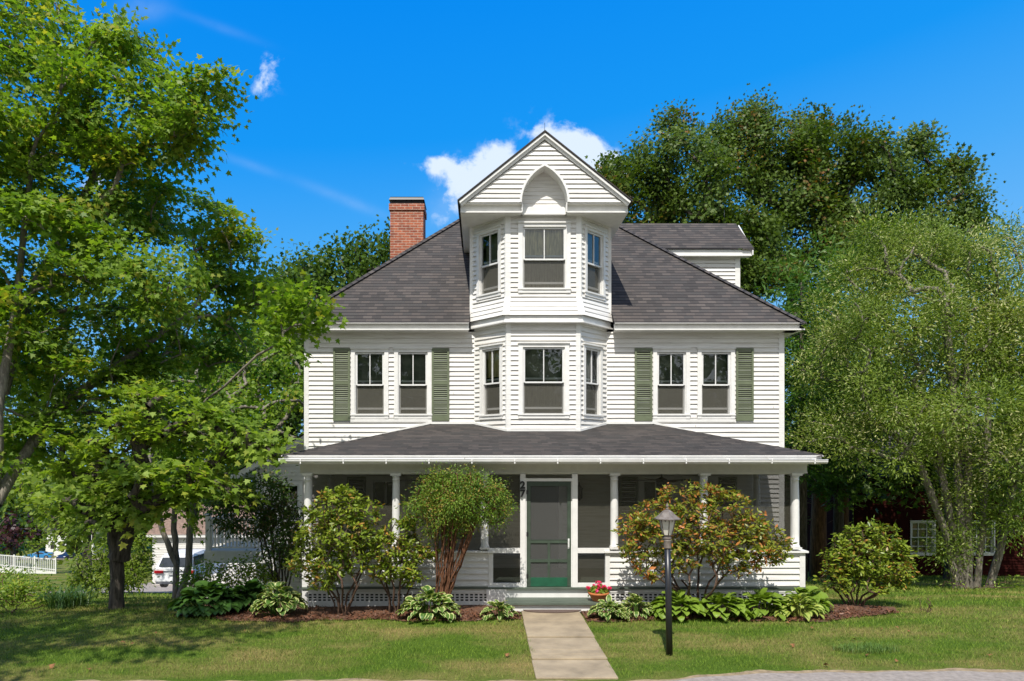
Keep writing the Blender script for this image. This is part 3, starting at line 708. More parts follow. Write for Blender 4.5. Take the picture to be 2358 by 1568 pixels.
# gable roof of the dormer
w = MB()
GT = .05
for s in (-1, 1):
    ex = CB+s*(GH+.06); ez = GZ0-.03+GT; az = GZA+GT+.015; sl_ = (az-ez)/(GH+.06)
    yb0 = EY0+(ez-EZ)/PM; yb1 = EY0+(az-EZ)/PM
    pts = [(ex, GY_-.12, ez), (CB, GY_-.12, az), (CB, yb1+.1, az), (ex, yb0+.1, ez)]
    slope(w, pts[::s], (ex, GY_, ez), (0, 1, 0), 0)
    w.prism([(ex, GY_-.12, ez-.003), (CB, GY_-.12, az-.003), (CB, GY_-.12, az-.035), (ex, GY_-.12, ez-.035)], (0, 3.2, 0))
cap(w, (CB, GY_-.11, GZA+GT-.005), (CB, 19.4, GZA+GT-.005), .10, .012)
w.build('gable_roof', m_shg, house)
w = MB(); w.tube([(CB, GY_, GZA+.05), (CB, GY_, GZA+.27)], .004, 5); w.build('lightning_rod', m_black, house)
# ---- right cross gable
QY, QH = 18.5, 1.02
QX = XR+.0
w = MB().frame((0, QY, 0), (1, 0, 0), (0, -1, 0)); siding(w, 5.9, 8.32, 3.2, QX)
w.frame((QX, QY, 0), (0, 1, 0), (1, 0, 0))
siding(w, 5.9, 9.3, lambda c: max(0, (c-8.35)), lambda c: 2*QH-.4-max(0, c-8.35))
w.build('cross_gable_wall', m_sid, house)
w = MB(); w.box(QX-.11, QX+.022, QY-.03, QY+.07, 5.9, 8.3)
w.box(3.3, QX+.26, QY-.19, QY-.15, 8.18, 8.34); w.box(3.3, QX+.27, QY-.21, QY-.188, 8.17, 8.20); w.box(3.3, QX+.26, QY-.15, QY+.02, 8.18, 8.192)
qz, qa = 8.355, 9.35
w.prism([(QX+.26, QY-.25, qz-.05), (QX+.26, QY-.25+1.02, qa-.05), (QX+.26, QY-.25+1.02, qa-.17), (QX+.26, QY-.25, qz-.17)], (.03, 0, 0))
w.build('cross_gable_trim', m_white, house)
w = MB()
y0, y1, y2 = QY-.25, QY+.77, QY+1.79
slope(w, [(3.0, y0, qz), (QX+.31, y0, qz), (QX+.20, y1, qa), (2.6, y1, qa)], (0, y0, qz), (1, 0, 0), 0)
slope(w, [(QX+.31, y2, qz), (3.0, y2, qz), (2.6, y1, qa), (QX+.20, y1, qa)], (0, y2, qz), (-1, 0, 0), 0)
w.prism([(QX+.31, y0, qz-.004), (QX+.20, y1, qa-.004), (QX+.20, y1, qa-.03), (QX+.31, y0, qz-.03)], (-.3, 0, 0))
w.build('cross_gable_roof', m_shg, house)
w = MB(); w.tube([(QX-.12, y1, qa), (QX-.12, y1, qa+.38)], .006, 5); w.build('lightning_rod', m_black, house)
# ---- chimney
w = MB(); cx0, cx1, cy0, cy1, cz1 = -2.44, -1.56, 18.45, 19.2, 9.60
def bface(p, u, L, z0, z1, n):
    w.frame(p, u, n); w.poly([(0, 0, z0), (L, 0, z0), (L, 0, z1), (0, 0, z1)], uv=[(0, z0+20), (L, z0+20), (L, z1+20), (0, z1+20)])
for (a, b, z0, z1, e) in ((0, 0, 7.0, cz1-.17, 0), (0, 0, cz1-.17, cz1, .03)):
    bface((cx0-e, cy0-e, 0), (1, 0, 0), cx1-cx0+2*e, z0, z1, (0, -1, 0)); bface((cx1+e, cy0-e, 0), (0, 1, 0), cy1-cy0+2*e, z0, z1, (1, 0, 0))
    bface((cx1+e, cy1+e, 0), (-1, 0, 0), cx1-cx0+2*e, z0, z1, (0, 1, 0)); bface((cx0-e, cy1+e, 0), (0, -1, 0), cy1-cy0+2*e, z0, z1, (-1, 0, 0))
w.frame()
for z in (cz1, cz1-.17): w.poly([(cx0-.03, cy0-.03, z), (cx1+.03, cy0-.03, z), (cx1+.03, cy1+.03, z), (cx0-.03, cy1+.03, z)], uv=[(0, 0), (.8, 0), (.8, .8), (0, .8)])
chim = w.build('chimney', m_brick, house)
w = MB(); w.box(cx0, cx1, cy0, cy1, cz1+.165, cz1+.185); w.prism([(cx0-.03, cy0-.03, cz1+.10), (cx1+.03, cy0-.03, cz1+.10), (cx1+.0, cy0+.0, cz1+.165), (cx0-.0, cy0+.0, cz1+.165)], (0, cy1-cy0+.04, 0))
for k in range(26):
    x = cx0+.04+k*(cx1-cx0-.08)/25; w.box(x-.004, x+.004, cy0+.02, cy0+.028, cz1, cz1+.11)
for k in range(4): w.box(cx0+.03, cx1-.03, cy0+.018, cy0+.026, cz1+.02+.028*k, cz1+.026+.028*k)
for x in (cx0+.02, cx1-.04):
    for y in (cy0+.02, cy1-.04): w.box(x, x+.02, y, y+.02, cz1, cz1+.12)
w.build('chimney_cap', m_black, chim)

# ================================================================== PORCH
PX0, PX1, PY = -3.47, 6.245, 13.5
PF = .36
w = MB(); ky = PY
# roof
pe0, pe1, pey, pz, ptz = -3.78, 6.42, 13.08, 2.915, 3.62
pt0, pt1 = pe0+2.62, pe1-2.55
Pa, Pb, Pc, Pd = (pe0, pey, pz), (pe1, pey, pz), (pt1, YW-.005, ptz), (pt0, YW-.005, ptz)
slope(w, [Pa, Pb, Pc, Pd], Pa, (1, 0, 0), 0); slope(w, [Pb, (pe1, YW+.3, pz), Pc], Pb, (0, 1, 0), 0); slope(w, [(pe0, YW+.3, pz), Pa, Pd], (pe0, YW, pz), (0, -1, 0), 0)
w.build('porch_roof', m_shp, house)
for p, q in ((Pa, Pd), (Pb, Pc)): w = MB(); cap(w, p, q, .22, .01); w.build('hip_cap', m_shp, house)
w = MB()                                                       # flashing against the clapboards
w.beam((pt0, YW-.035, ptz+.03), (pt1, YW-.035, ptz+.03), .02, .05); w.beam((XL, YW-.03, pz+.04), (pt0, YW-.03, ptz+.04), .02, .05); w.beam((XR, YW-.03, pz+.04), (pt1, YW-.03, ptz+.04), .02, .05)
for a, b in zip(ring(.035, 0)[:-1], ring(.035, 0)[1:]):
    za, zb = [pz+(ptz-pz)/(YW-pey)*(q[1]-pey)+.03 for q in (a, b)]
    w.beam((a[0], a[1], za), (b[0], b[1], zb), .02, .045)
w.build_split('flashing', m_white, house)
w = MB()
w.frame((pe0, pey, pz), (1, 0, 0), (0, -1, 0)); L = pe1-pe0
w.box(0, L, -.005, .012, -.028, -.002); w.box(.03, L-.03, -.06, -.02, -.17, -.004)
w.box(.03, L-.03, -.02, .0, -.065, -.03)
w.frame(); w.box(pe0+.02, pe0+.05, pey+.02, YW, pz-.17, pz-.004); w.box(pe1-.05, pe1-.02, pey+.02, YW, pz-.17, pz-.004)
w.box(pe0+.05, pe1-.05, pey+.06, PY-.02, pz-.165, pz-.15)
w.box(pe0+.05, PX0, PY, YW, pz-.165, pz-.15); w.box(PX1, pe1-.05, PY, YW, pz-.165, pz-.15)
w.build_split('porch_fascia', m_white, house)
w = MB()                                                       # gutter, a half-round trough with hangers
n = 9; path0, path1 = -3.80, 6.46
prof = [(math.cos(math.pi*(1+t/(n-1.0)))*.052, math.sin(math.pi*(1+t/(n-1.0)))*.052) for t in range(n)]
prof = [(-.052, .02)]+prof+[(.052, .02), (.062, .02)]
yg, zg = pey-.062, pz-.095
for a, b in zip(prof[:-1], prof[1:]): w.poly([(path0, yg+a[0], zg+a[1]+.006), (path1, yg+a[0], zg+a[1]-.012), (path1, yg+b[0], zg+b[1]-.012), (path0, yg+b[0], zg+b[1]+.006)])
for x in (path0, path1): w.poly([(x, yg+a, zg+b) for a, b in prof[:-1]])
w.tube([(path0, yg-.052, zg+.026), (path1, yg-.052, zg+.008)], .008, 6)
for k in range(13):
    x = -3.4+k*.80; w.box(x, x+.022, yg-.066, yg+.05, zg-.02, zg+.03); w.box(x, x+.022, yg-.06, yg-.052, zg-.06, zg+.02)
w.build('gutter', m_white, house)
# frieze and header
w = MB()
ZH = 2.545
w.box(PX0-.06, PX1+.06, PY-.02, PY+.10, ZH+.05, pz-.15); w.box(PX0-.06, PX1+.06, PY-.04, PY+.1, ZH+.02, ZH+.05); w.box(PX0, PX1, PY-.005, PY+.08, ZH, ZH+.02)
for x in (PX0-.06, PX1-.06): w.box(x, x+.12, PY+.1, YW, ZH, pz-.15)
w.build_split('porch_frieze', m_ceil, house)
w = MB(); w.box(PX0, PX1, PY+.1, YW-.02, ZH+.11, ZH+.13); w.build('porch_ceiling', m_ceil, house)
w = MB(); w.box(PX0-.02, PX1+.02, PY-.06, YW-.0, PF-.035, PF); w.build('porch_floor', m_gstep, house)
def px(x, Y=PY): return (x-CX)*Y/F
def pzv(y, Y=PY): return CAMZ-(y-CY)*Y/F
# columns
ZC0, ZC1 = pzv(1264), ZH+.02
def column(x, y):
    c = MB(); h = ZC1-ZC0
    c.box(x-.095, x+.095, y-.095, y+.095, ZC0, ZC0+.035); c.box(x-.10, x+.10, y-.10, y+.10, ZC1-.045, ZC1)
    pr = [(.088, .035), (.09, .05), (.082, .07), (.074, .08), (.076, .3), (.077, .6), (.074, 1.0), (.066, h-.2), (.064, h-.14), (.073, h-.135), (.073, h-.115), (.065, h-.11), (.066, h-.08), (.085, h-.05)]
    c.lathe((x, y, ZC0), pr, 20); return c.build('porch_column', m_white, house)
for x in (709.5, 912, 1116, 1414.5, 1621, 1831): column(px(x, PY+.02), PY+.02)
for x in (PX0+.06, PX1-.06): column(x, YW-.15)
# knee walls
D0, D1 = px(1132), px(1397)
w = MB().frame(*FR(PY-.0))
kz0, kz1 = .30, pzv(1272)
siding(w, .265, kz1, PX0, D0-.04, expo=.118); siding(w, .265, kz1, D1+.04, PX1, expo=.118)
w.frame((PX0, PY, 0), (0, 1, 0), (-1, 0, 0)); siding(w, .265, kz1, 0, YW-PY, expo=.118); w.frame((PX1, PY, 0), (0, 1, 0), (1, 0, 0)); siding(w, .265, kz1, 0, YW-PY, expo=.118)
w.frame(*FR(PY+.07)); w.poly([(PX0, 0, PF), (PX0, 0, kz1), (D0, 0, kz1), (D0, 0, PF)]); w.poly([(D1, 0, PF), (D1, 0, kz1), (PX1, 0, kz1), (PX1, 0, PF)])
w.build_split('porch_wall', m_sid, house)
w = MB()
for x0, x1 in ((PX0-.02, PX0+.075), (D0-.06, D0+.03), (D1-.03, D1+.06), (PX1-.085, PX1+.022)): w.box(x0, x1, PY-.03, PY+.075, .05 if x0 < PX0 or x1 > PX1 else .25, kz1)
for x0, x1 in ((PX0-.07, D0+.05), (D1-.05, PX1+.07)): w.box(x0, x1, PY-.075, PY+.13, kz1, kz1+.035)
for x0, x1 in ((PX0-.07, PX0+.13), (PX1-.13, PX1+.07)): w.box(x0, x1, PY+.13, YW-.03, kz1, kz1+.035)
w.box(PX0, D0, PY-.022, PY, .235, .268); w.box(D1, PX1, PY-.022, PY, .235, .268)
w.build_split('porch_trim', m_white, house)
# square lattice below
w = MB()
for x0, x1 in ((PX0+.07, D0-.05), (D1+.06, PX1-.08)):
    lz0, lz1 = .075, .235
    n = int((x1-x0)/.0915)
    for k in range(n+1): x = x0+(x1-x0-.035)*k/n; w.box(x, x+.035, PY-.012, PY-.0, lz0, lz1)
    for k in range(4): z = lz0-.008+k*.052; w.box(x0, x1, PY-.016, PY-.010, z, z+.020)
    w.box(x0-.02, x1+.02, PY-.02, PY+.01, -.05, lz0)
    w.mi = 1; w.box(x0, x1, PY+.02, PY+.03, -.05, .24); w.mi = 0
w.build_split('skirt_lattice', [m_white, m_dark], house)
# screens
w = MB().frame(*FR(PY+.045)); zt = ZH
cols = [709.5, 912, 1116, 1203, 1323, 1414.5, 1621, 1831]
for a, b in zip(cols[:-1], cols[1:]):
    if a == 1203: continue
    w.poly([(px(a), 0, kz1+.03), (px(b), 0, kz1+.03), (px(b), 0, zt), (px(a), 0, zt)])
for a, b in ((1134, 1199), (1328, 1392)): w.poly([(px(a), 0, PF+.08), (px(b), 0, PF+.08), (px(b), 0, kz1-.06), (px(a), 0, kz1-.06)])
w.frame(); 
for x in (PX0+.05, PX1-.05): w.poly([(x, PY+.1, kz1), (x, YW-.2, kz1), (x, YW-.2, zt), (x, PY+.1, zt)])
w.build_split('porch_screen', m_screen, house)
w = MB().frame(*FR(PY+.045))                                   # thin frames round the screens
for x in cols: w.box(px(x)-.028-.04, px(x)-.04, -.02, .012, kz1, zt) if x not in (1203, 1323) else None
for x in cols: w.box(px(x)+.04, px(x)+.068, -.02, .012, kz1, zt) if x not in (1203, 1323) else None
w.frame(*FR(PY))
for a, b in ((1199, 1124), (1328, 1403)):
    x0, x1 = sorted((px(a), px(b)))
    w.box(x0, x1, -.028, .036, pzv(1273), pzv(1262)); w.box(x0, x1, -.027, .034, PF, PF+.075)
w.build_split('screen_frame', m_white, house)
# door frame
w = MB().frame(*FR(PY))
w.box(px(1197.7), px(1209.7), -.08, .05, PF, ZH+.01); w.box(px(1317), px(1329.5), -.08, .05, PF, ZH+.01); w.box(px(1209.7), px(1317), -.06, .045, pzv(1108), pzv(1101.3))
w.box(px(1209.7), px(1212.4), -.05, .02, PF, pzv(1108)); w.box(px(1314.8), px(1317), -.05, .02, PF, pzv(1108))
w.build_split('door_frame', m_white, house)
# screen door
X0, X1, Z0, Z1 = px(1213), px(1314.5), pzv(1350), pzv(1109)
w = MB().frame(*FR(PY)); t = .072
w.box(X0, X0+t, -.02, .02, Z0, Z1); w.box(X1-t, X1, -.02, .02, Z0, Z1); w.box(X0+t, X1-t, -.02, .018, Z1-.085, Z1)
zr = [pzv(y) for y in (1242.5, 1250.5, 1287.5, 1294.5, 1329.5)]
w.box(X0+t, X1-t, -.02, .018, zr[1], zr[0]); w.box(X0+t, X1-t, -.02, .022, zr[0]-.012, zr[0]); w.box(X0+t, X1-t, -.02, .018, zr[3], zr[2]); w.box((X0+X1)/2-.024, (X0+X1)/2+.024, -.02, .016, zr[4], zr[3]); w.box((X0+X1)/2-.024, (X0+X1)/2+.024, -.02, .016, zr[2], zr[1])
w.mi = 1; w.box(X0+t, X1-t, -.02, .016, Z0, zr[4]); w.mi = 0
door = w.build('screen_door', [m_gdoor2, m_gdoor], house)
w = MB().frame(*FR(PY+.0)); w.poly([(X0+t, 0, zr[4]), (X1-t, 0, zr[4]), (X1-t, 0, Z1-.08), (X0+t, 0, Z1-.08)]); w.build('door_screen', screen_mat('door_screen_mesh', (.105, .105, .10), .66), door)
w = MB().frame(*FR(PY)); w.box(X1-.055, X1-.035, .02, .05, 1.13, 1.27); w.box(X1-.06, X1-.03, .018, .026, 1.10, 1.30); w.build('handle', m_sash, door)
w = MB().frame(*FR(PY))
for z in (Z0+.2, (Z0+Z1)/2, Z1-.2): w.box(X0-.01, X0+.03, .018, .028, z-.04, z+.04)
w.build_split('hinge', m_black, door)
# house number
def numeral(ch, x, z, h, Y):
    cu = bpy.data.curves.new('house_number', 'FONT'); cu.body = ch; cu.size = h*1.42; cu.extrude = .006; cu.align_x = 'CENTER'; cu.offset = .009
    o = bpy.data.objects.new('house_number', cu); C.objects.link(o)
    dg = bpy.context.evaluated_depsgraph_get(); me = bpy.data.meshes.new_from_object(o.evaluated_get(dg)); bpy.data.objects.remove(o)
    me.materials.clear(); me.materials.append(m_black)
    q = bpy.data.objects.new('house_number', me); C.objects.link(q); q.parent = house
    q.location = Vector((x, Y, z))-wloc(house); q.rotation_euler = (math.radians(90), 0, 0); q['label'] = 'black numeral %s on the door post' % ch
numeral('2', px(1203.5, 13.41), pzv(1124.5, 13.41), .135, 13.41); numeral('7', px(1203.5, 13.41), pzv(1143.5, 13.41), .135, 13.41)
# steps
w = MB()
w.box(px(1120), px(1403), PY-.055, PY+.0, .0, PF-.038)
w.box(.47, 2.46, 12.95, PY-.07, .0, .132)
w.build_split('step_riser', m_white, house)
w = MB(); w.box(.45, 2.48, 12.90, PY-.056, .132, .165); w.box(px(1165), px(1403), PY-.11, PY-.061, PF-.03, PF+.003); w.build_split('step_tread', m_gstep, house)
# wall behind the porch: windows, shutters, door
for (a, b) in gw: window(house, FR(YW), a, b, gwz[0], gwz[1], lower='none')
for a, b in ((-3.05, -2.64), (-.66, -.25), (3.12, 3.53), (5.37, 5.78)): shutter(a, b, gwz[0], gwz[1], m=m_shut)
w = MB().frame(*FR(YW)); w.box(.93, 1.02, 0, .04, PF, 2.42); w.box(1.74, 1.83, 0, .04, PF, 2.42); w.box(1.02, 1.74, 0, .038, 2.33, 2.42)
fd = w.build('front_door', m_white, house)
w = MB().frame(*FR(YW)); w.box(1.02, 1.74, -.05, -.01, PF, 2.33)
for z0, z1 in ((.55, 1.1), (1.25, 2.15)):
    w.box(1.14, 1.62, -.012, .0, z0, z1)
w.build('door_leaf', mat('dark_green_door', (.02, .05, .03), .4), fd)
# left rear wing, rake and soffit
w = MB(); WY = 18.9
wx0, wx1 = -6.15, XL-.02
rz = lambda x: 2.62+.55*(x-wx0)
w.frame(*FR(WY))
siding(w, -1.6, 3.75, lambda c: wx0 if c < 2.62 else wx0+(c-2.62)/.55, wx1, [(.9, 2.2, -5.6, -4.9)])
w.frame((wx0, WY, 0), (0, 1, 0), (-1, 0, 0)); siding(w, -1.6, 2.62, 0, 5.5)
w.build('wing_wall', m_sid, house)
window(house, FR(WY), -5.62, -4.88, .9, 2.2, lower='none')
w = MB(); x0 = wx0-.45
w.prism([(x0, WY-.45, rz(x0)+.05), (wx1, WY-.45, rz(wx1)+.05), (wx1, WY-.45, rz(wx1)-.10), (x0, WY-.45, rz(x0)-.10)], (0, .03, 0))
w.poly([(x0, WY-.42, rz(x0)-.06), (wx1, WY-.42, rz(wx1)-.06), (wx1, WY+.0, rz(wx1)-.06), (x0, WY+.0, rz(x0)-.06)])
w.box(x0-.08, x0+.02, WY-.45, WY+5.5, rz(x0)-.08, rz(x0)+.03)
w.build('wing_trim', m_white, house)
w = MB(); slope(w, [(x0-.05, WY-.5, rz(x0)+.06), (wx1, WY-.5, rz(wx1)+.09), (wx1, WY+5.5, rz(wx1)+.09), (x0-.05, WY+5.5, rz(x0)+.06)], (x0, WY, rz(x0)), (0, 1, 0), 0); w.build('wing_roof', m_shg, house)
# raised deck with railing and diagonal lattice
dk = thing('deck', (-7, 17.2, -1), 'raised white deck with balusters and diagonal lattice beside the house', 'deck')
dx0, dx1, dy0, dy1 = wx(474, 17), -5.05, 17.0, 18.85
dzf = wz(1268, 17); drz = wz(1196, 17)
w = MB(); w.box(dx0, dx1, dy0, dy1, dzf-.05, dzf); w.build('deck_floor', m_white, dk)
w = MB(); w.box(dx0, dx1, dy0-.03, dy0-.002, dzf-.30, dzf-.01); w.box(dx0-.03, dx0, dy0-.03, dy1, dzf-.30, dzf-.01); w.build('rim_board', m_white, dk)
w = MB()
n = 17
for k in range(n): x = dx0+.12+k*(dx1-dx0-.2)/n; w.box(x-.018, x+.018, dy0+.03, dy0+.066, dzf+.08, drz-.04)
for k in range(10): y = dy0+.15+k*.17; w.box(dx0+.03, dx0+.066, y-.018, y+.018, dzf+.08, drz-.04)
w.build('baluster', m_white, dk)['kind'] = 'stuff'
w = MB()
w.box(dx0, dx1, dy0+.01, dy0+.09, drz-.04, drz+.02); w.box(dx0, dx1, dy0+.025, dy0+.07, dzf+.05, dzf+.09)
w.box(dx0+.01, dx0+.09, dy0+.09, dy1, drz-.04, drz+.02); w.build('handrail', m_white, dk)
w = MB()
for x in (dx0, dx1-.1): w.box(x-.01, x+.10, dy0-.01, dy0+.10, -1.9, drz+.10); w.box(x-.03, x+.12, dy0-.03, dy0+.12, drz+.10, drz+.13)
w.build_split('deck_post', m_white, dk)
w = MB(); lz0, lz1 = -1.5, dzf-.31
for s in (-1, 1):
    k = dx0-1.2
    while k < dx1+1.2:
        p, q = (k, lz0), (k+s*(lz1-lz0), lz1)
        pts = []
        for t in np.linspace(0, 1, 13): pts.append((p[0]+(q[0]-p[0])*t, p[1]+(q[1]-p[1])*t))
        pts = [a for a in pts if dx0 <= a[0] <= dx1]
        if len(pts) > 1: w.beam((pts[0][0], dy0-.01+.008*s, pts[0][1]), (pts[-1][0], dy0-.01+.008*s, pts[-1][1]), .008, .038, up=(0, 1, 0))
        k += .125
w.build('diagonal_lattice', m_white, dk)
# wire trellis leaning on the house corner
w = MB(); tx = -4.62
for k in range(3): w.tube([(tx+k*.1, 17.6, -.3), (tx+.12+k*.05, 17.7, 2.5)], .006, 4)
for k in range(14): w.tube([(tx+.01*k, 17.6, -.1+k*.19), (tx+.24, 17.6, -.1+k*.19)], .005, 4)
tr = w.build('wire_trellis', m_black); meta(tr, 'thin dark wire trellis standing by the clapboard wing left of the porch', 'trellis')
# ceiling fans and lanterns inside the porch
for i, (x, lab) in enumerate(((px(985, 14.6), 'dark ceiling fan in the left half of the porch, above the domed shrub'), (px(1523, 14.6), 'dark ceiling fan in the right half of the porch, above the red-tipped shrub'))):
    f = thing('ceiling_fan', (x, 14.6, ZH+.1), lab, 'ceiling fan', 'ceiling fans in the porch')
    w = MB(); w.lathe((x, 14.6, ZH-.15), [(.05, -.14), (.10, -.12), (.12, -.05), (.12, .02), (.05, .05), (.02, .07), (.02, .26)], 16); w.build('motor', m_black, f)
    for k in range(4):
        a = math.radians(12+90*k); u = Vector((math.cos(a), math.sin(a), 0)); v = Vector((-u.y, u.x, 0)); c = Vector((x, 14.6, ZH-.16))
        w = MB(); w.prism([c+u*.1-v*.03, c+u*.66-v*.075+Vector((0, 0, -.012)), c+u*.70+Vector((0, 0, -.0)), c+u*.66+v*.07+Vector((0, 0, .015)), c+u*.1+v*.03], (0, 0, .008)); w.build('blade', mat('dark_fan_blade', (.03, .012, .01), .5) if not i and not k else bpy.data.materials['dark_fan_blade'], f)
for x in (1160, 1335):
    X = px(x, 15.6); w = MB(); w.lathe((X, 15.68, 2.05), [(.02, -.16), (.07, -.1), (.075, .1), (.09, .12), (.02, .2), (.01, .26)], 10); w.box(X-.02, X+.02, 15.7, 15.8, 2.0, 2.15)
    w.build('wall_lantern', m_black, house)
# door mat
w = MB(); pts = [(1.30+.54*math.cos(t), 12.895-.23*math.sin(t), .04) for t in np.linspace(0, math.pi, 24)]
w.prism(pts, (0, 0, .012)); meta(w.build('doormat', m_mat), 'half-round brown doormat on the walk in front of the step', 'doormat')
# ================================================================== PLANTS
MAPLE = np.array([(0, -.02), (.16, .02), (.42, -.04), (.30, .22), (.50, .46), (.20, .46), (0, .95), (-.20, .46), (-.50, .46), (-.30, .22), (-.42, -.04), (-.16, .02)])
OVAL = np.array([(0, 0), (.16, .25), (.19, .5), (.12, .8), (0, 1), (-.12, .8), (-.19, .5), (-.16, .25)])
LANCE = np.array([(0, 0), (.10, .3), (.10, .6), (0, 1), (-.10, .6), (-.10, .3)])
NEEDLE = np.array([(0, 0), (.13, .35), (.05, 1), (-.10, .5)])
CLUMP = np.array([(0, -.05), (.36, .08), (.28, .42), (.5, .7), (.1, .75), (0, 1.0), (-.22, .72), (-.5, .6), (-.30, .3), (-.38, .02)])
def unit(v): return v/np.maximum(np.linalg.norm(v, axis=-1, keepdims=True), 1e-9)
def leaves(name, C_, Nn, D, size, tmpl, mats, parent, curl=.25, midx=None):
    """one polygon leaf at each centre; Nn leaf normal, D direction of the leaf tip"""
    n = len(C_); K = len(tmpl)
    W_ = unit(Nn); U = unit(np.cross(D, W_)); Vv = np.cross(W_, U)
    sz = size[:, None, None]
    x = tmpl[None, :, 0, None]; y = tmpl[None, :, 1, None]
    zc = -curl*(y-.3)**2*np.sign(y-.3)*.8-curl*np.abs(x)*.8
    V = C_[:, None, :]+sz*(x*U[:, None, :]+y*Vv[:, None, :]+zc*W_[:, None, :])
    return np_mesh(name, V.reshape(-1, 3), K, mats, parent, midx=midx)
def skeleton(root, cents, jitter=.12, seg=3, rmin=.006, r0=.2, power=.5, droop=0):
    nodes = [np.array(p, float) for p in root]; par = [-1]+list(range(len(root)-1)); cum = [0.0]
    for i in range(1, len(nodes)): cum.append(cum[-1]+np.linalg.norm(nodes[i]-nodes[i-1]))
    rng = np.random.default_rng(3); base = nodes[len(root)//2]
    order = np.argsort(np.linalg.norm(cents-base, axis=1))
    arr = np.zeros((len(nodes)+len(cents)*seg+5, 3)); arr[:len(nodes)] = nodes; cm = np.zeros(len(arr)); cm[:len(nodes)] = cum
    n = len(nodes); isroot = n
    tips = []
    for k in order:
        c = cents[k]; d = np.linalg.norm(arr[:n]-c, axis=1)
        cost = d+.22*cm[:n]+np.where(arr[:n, 2] > c[2]+.2, .8*(arr[:n, 2]-c[2]), 0)
        cost[:max(1, isroot//2)] += .6
        j = int(np.argmin(cost)); p = arr[j]; L = d[j]
        prev = j
        for s in range(1, seg+1):
            t = s/seg; q = p+(c-p)*t
            if s < seg: q = q+rng.normal(0, jitter*L/seg, 3)+np.array([0, 0, .10*L*math.sin(math.pi*t)])
            arr[n] = q; par.append(prev); cm[n] = cm[prev]+L/seg; prev = n; n += 1
        tips.append(prev)
    cnt = np.zeros(n)
    for t in tips: cnt[t] += 1
    for i in range(n-1, 0, -1):
        if par[i] >= 0: cnt[par[i]] += cnt[i]
    cnt = np.maximum(cnt, 1); rad = rmin+(r0-rmin)*(cnt/cnt.max())**power*(cnt > 0)
    return arr[:n], par, rad
def limb_mesh(name, arr, par, rad, m, parent, sides=6, skip=0, rmin_draw=0):
    V = []; F_ = []
    rings = {}
    idx = [i for i in range(1, len(arr)) if par[i] >= 0 and rad[i] >= rmin_draw]
    k = np.arange(sides)*2*np.pi/sides; n = 0
    for i in idx:
        p, q = arr[par[i]], arr[i]; d = q-p; L = np.linalg.norm(d)
        if L < 1e-5: continue
        d = d/L; a = np.cross(d, [.13, .31, .94]); a /= np.linalg.norm(a)+1e-9; b = np.cross(d, a)
        cs = np.cos(k)[:, None]*a+np.sin(k)[:, None]*b
        ra = min(rad[par[i]], rad[i]*1.35+.004); V.append(p-d*ra*.2+cs*ra); V.append(q+cs*rad[i])
        for j in range(sides): F_.append((n+j, n+(j+1) % sides, n+sides+(j+1) % sides, n+sides+j))
        n += 2*sides
    if not V: return None
    return np_mesh(name, np.concatenate(V), 4, m, parent, smooth=True, faces=np.array(F_))
def in_blobs(blobs, per, rng, flat=.85, surf=2.0, gmin=.3):
    cs, out, bid = [], [], []
    for bi, (x, y, r, Y) in enumerate(blobs):
        c = np.array(P(x, y, Y)); R = r*Y/F; n = max(3, int(per*R*R))
        d = unit(rng.normal(size=(n, 3))); u = rng.random(n)**(1/(3.0*surf)) if surf > 1 else rng.random(n)**(1/3)
        q = c+d*(R*u)[:, None]*np.array([1, 1.0, flat]); g = ground(q[:, 0], q[:, 1])+gmin
        k = q[:, 2] > g
        cs.append(q[k]); out.append(d[k]); bid.append(np.full(k.sum(), bi))
    return np.concatenate(cs), np.concatenate(out), np.concatenate(bid)
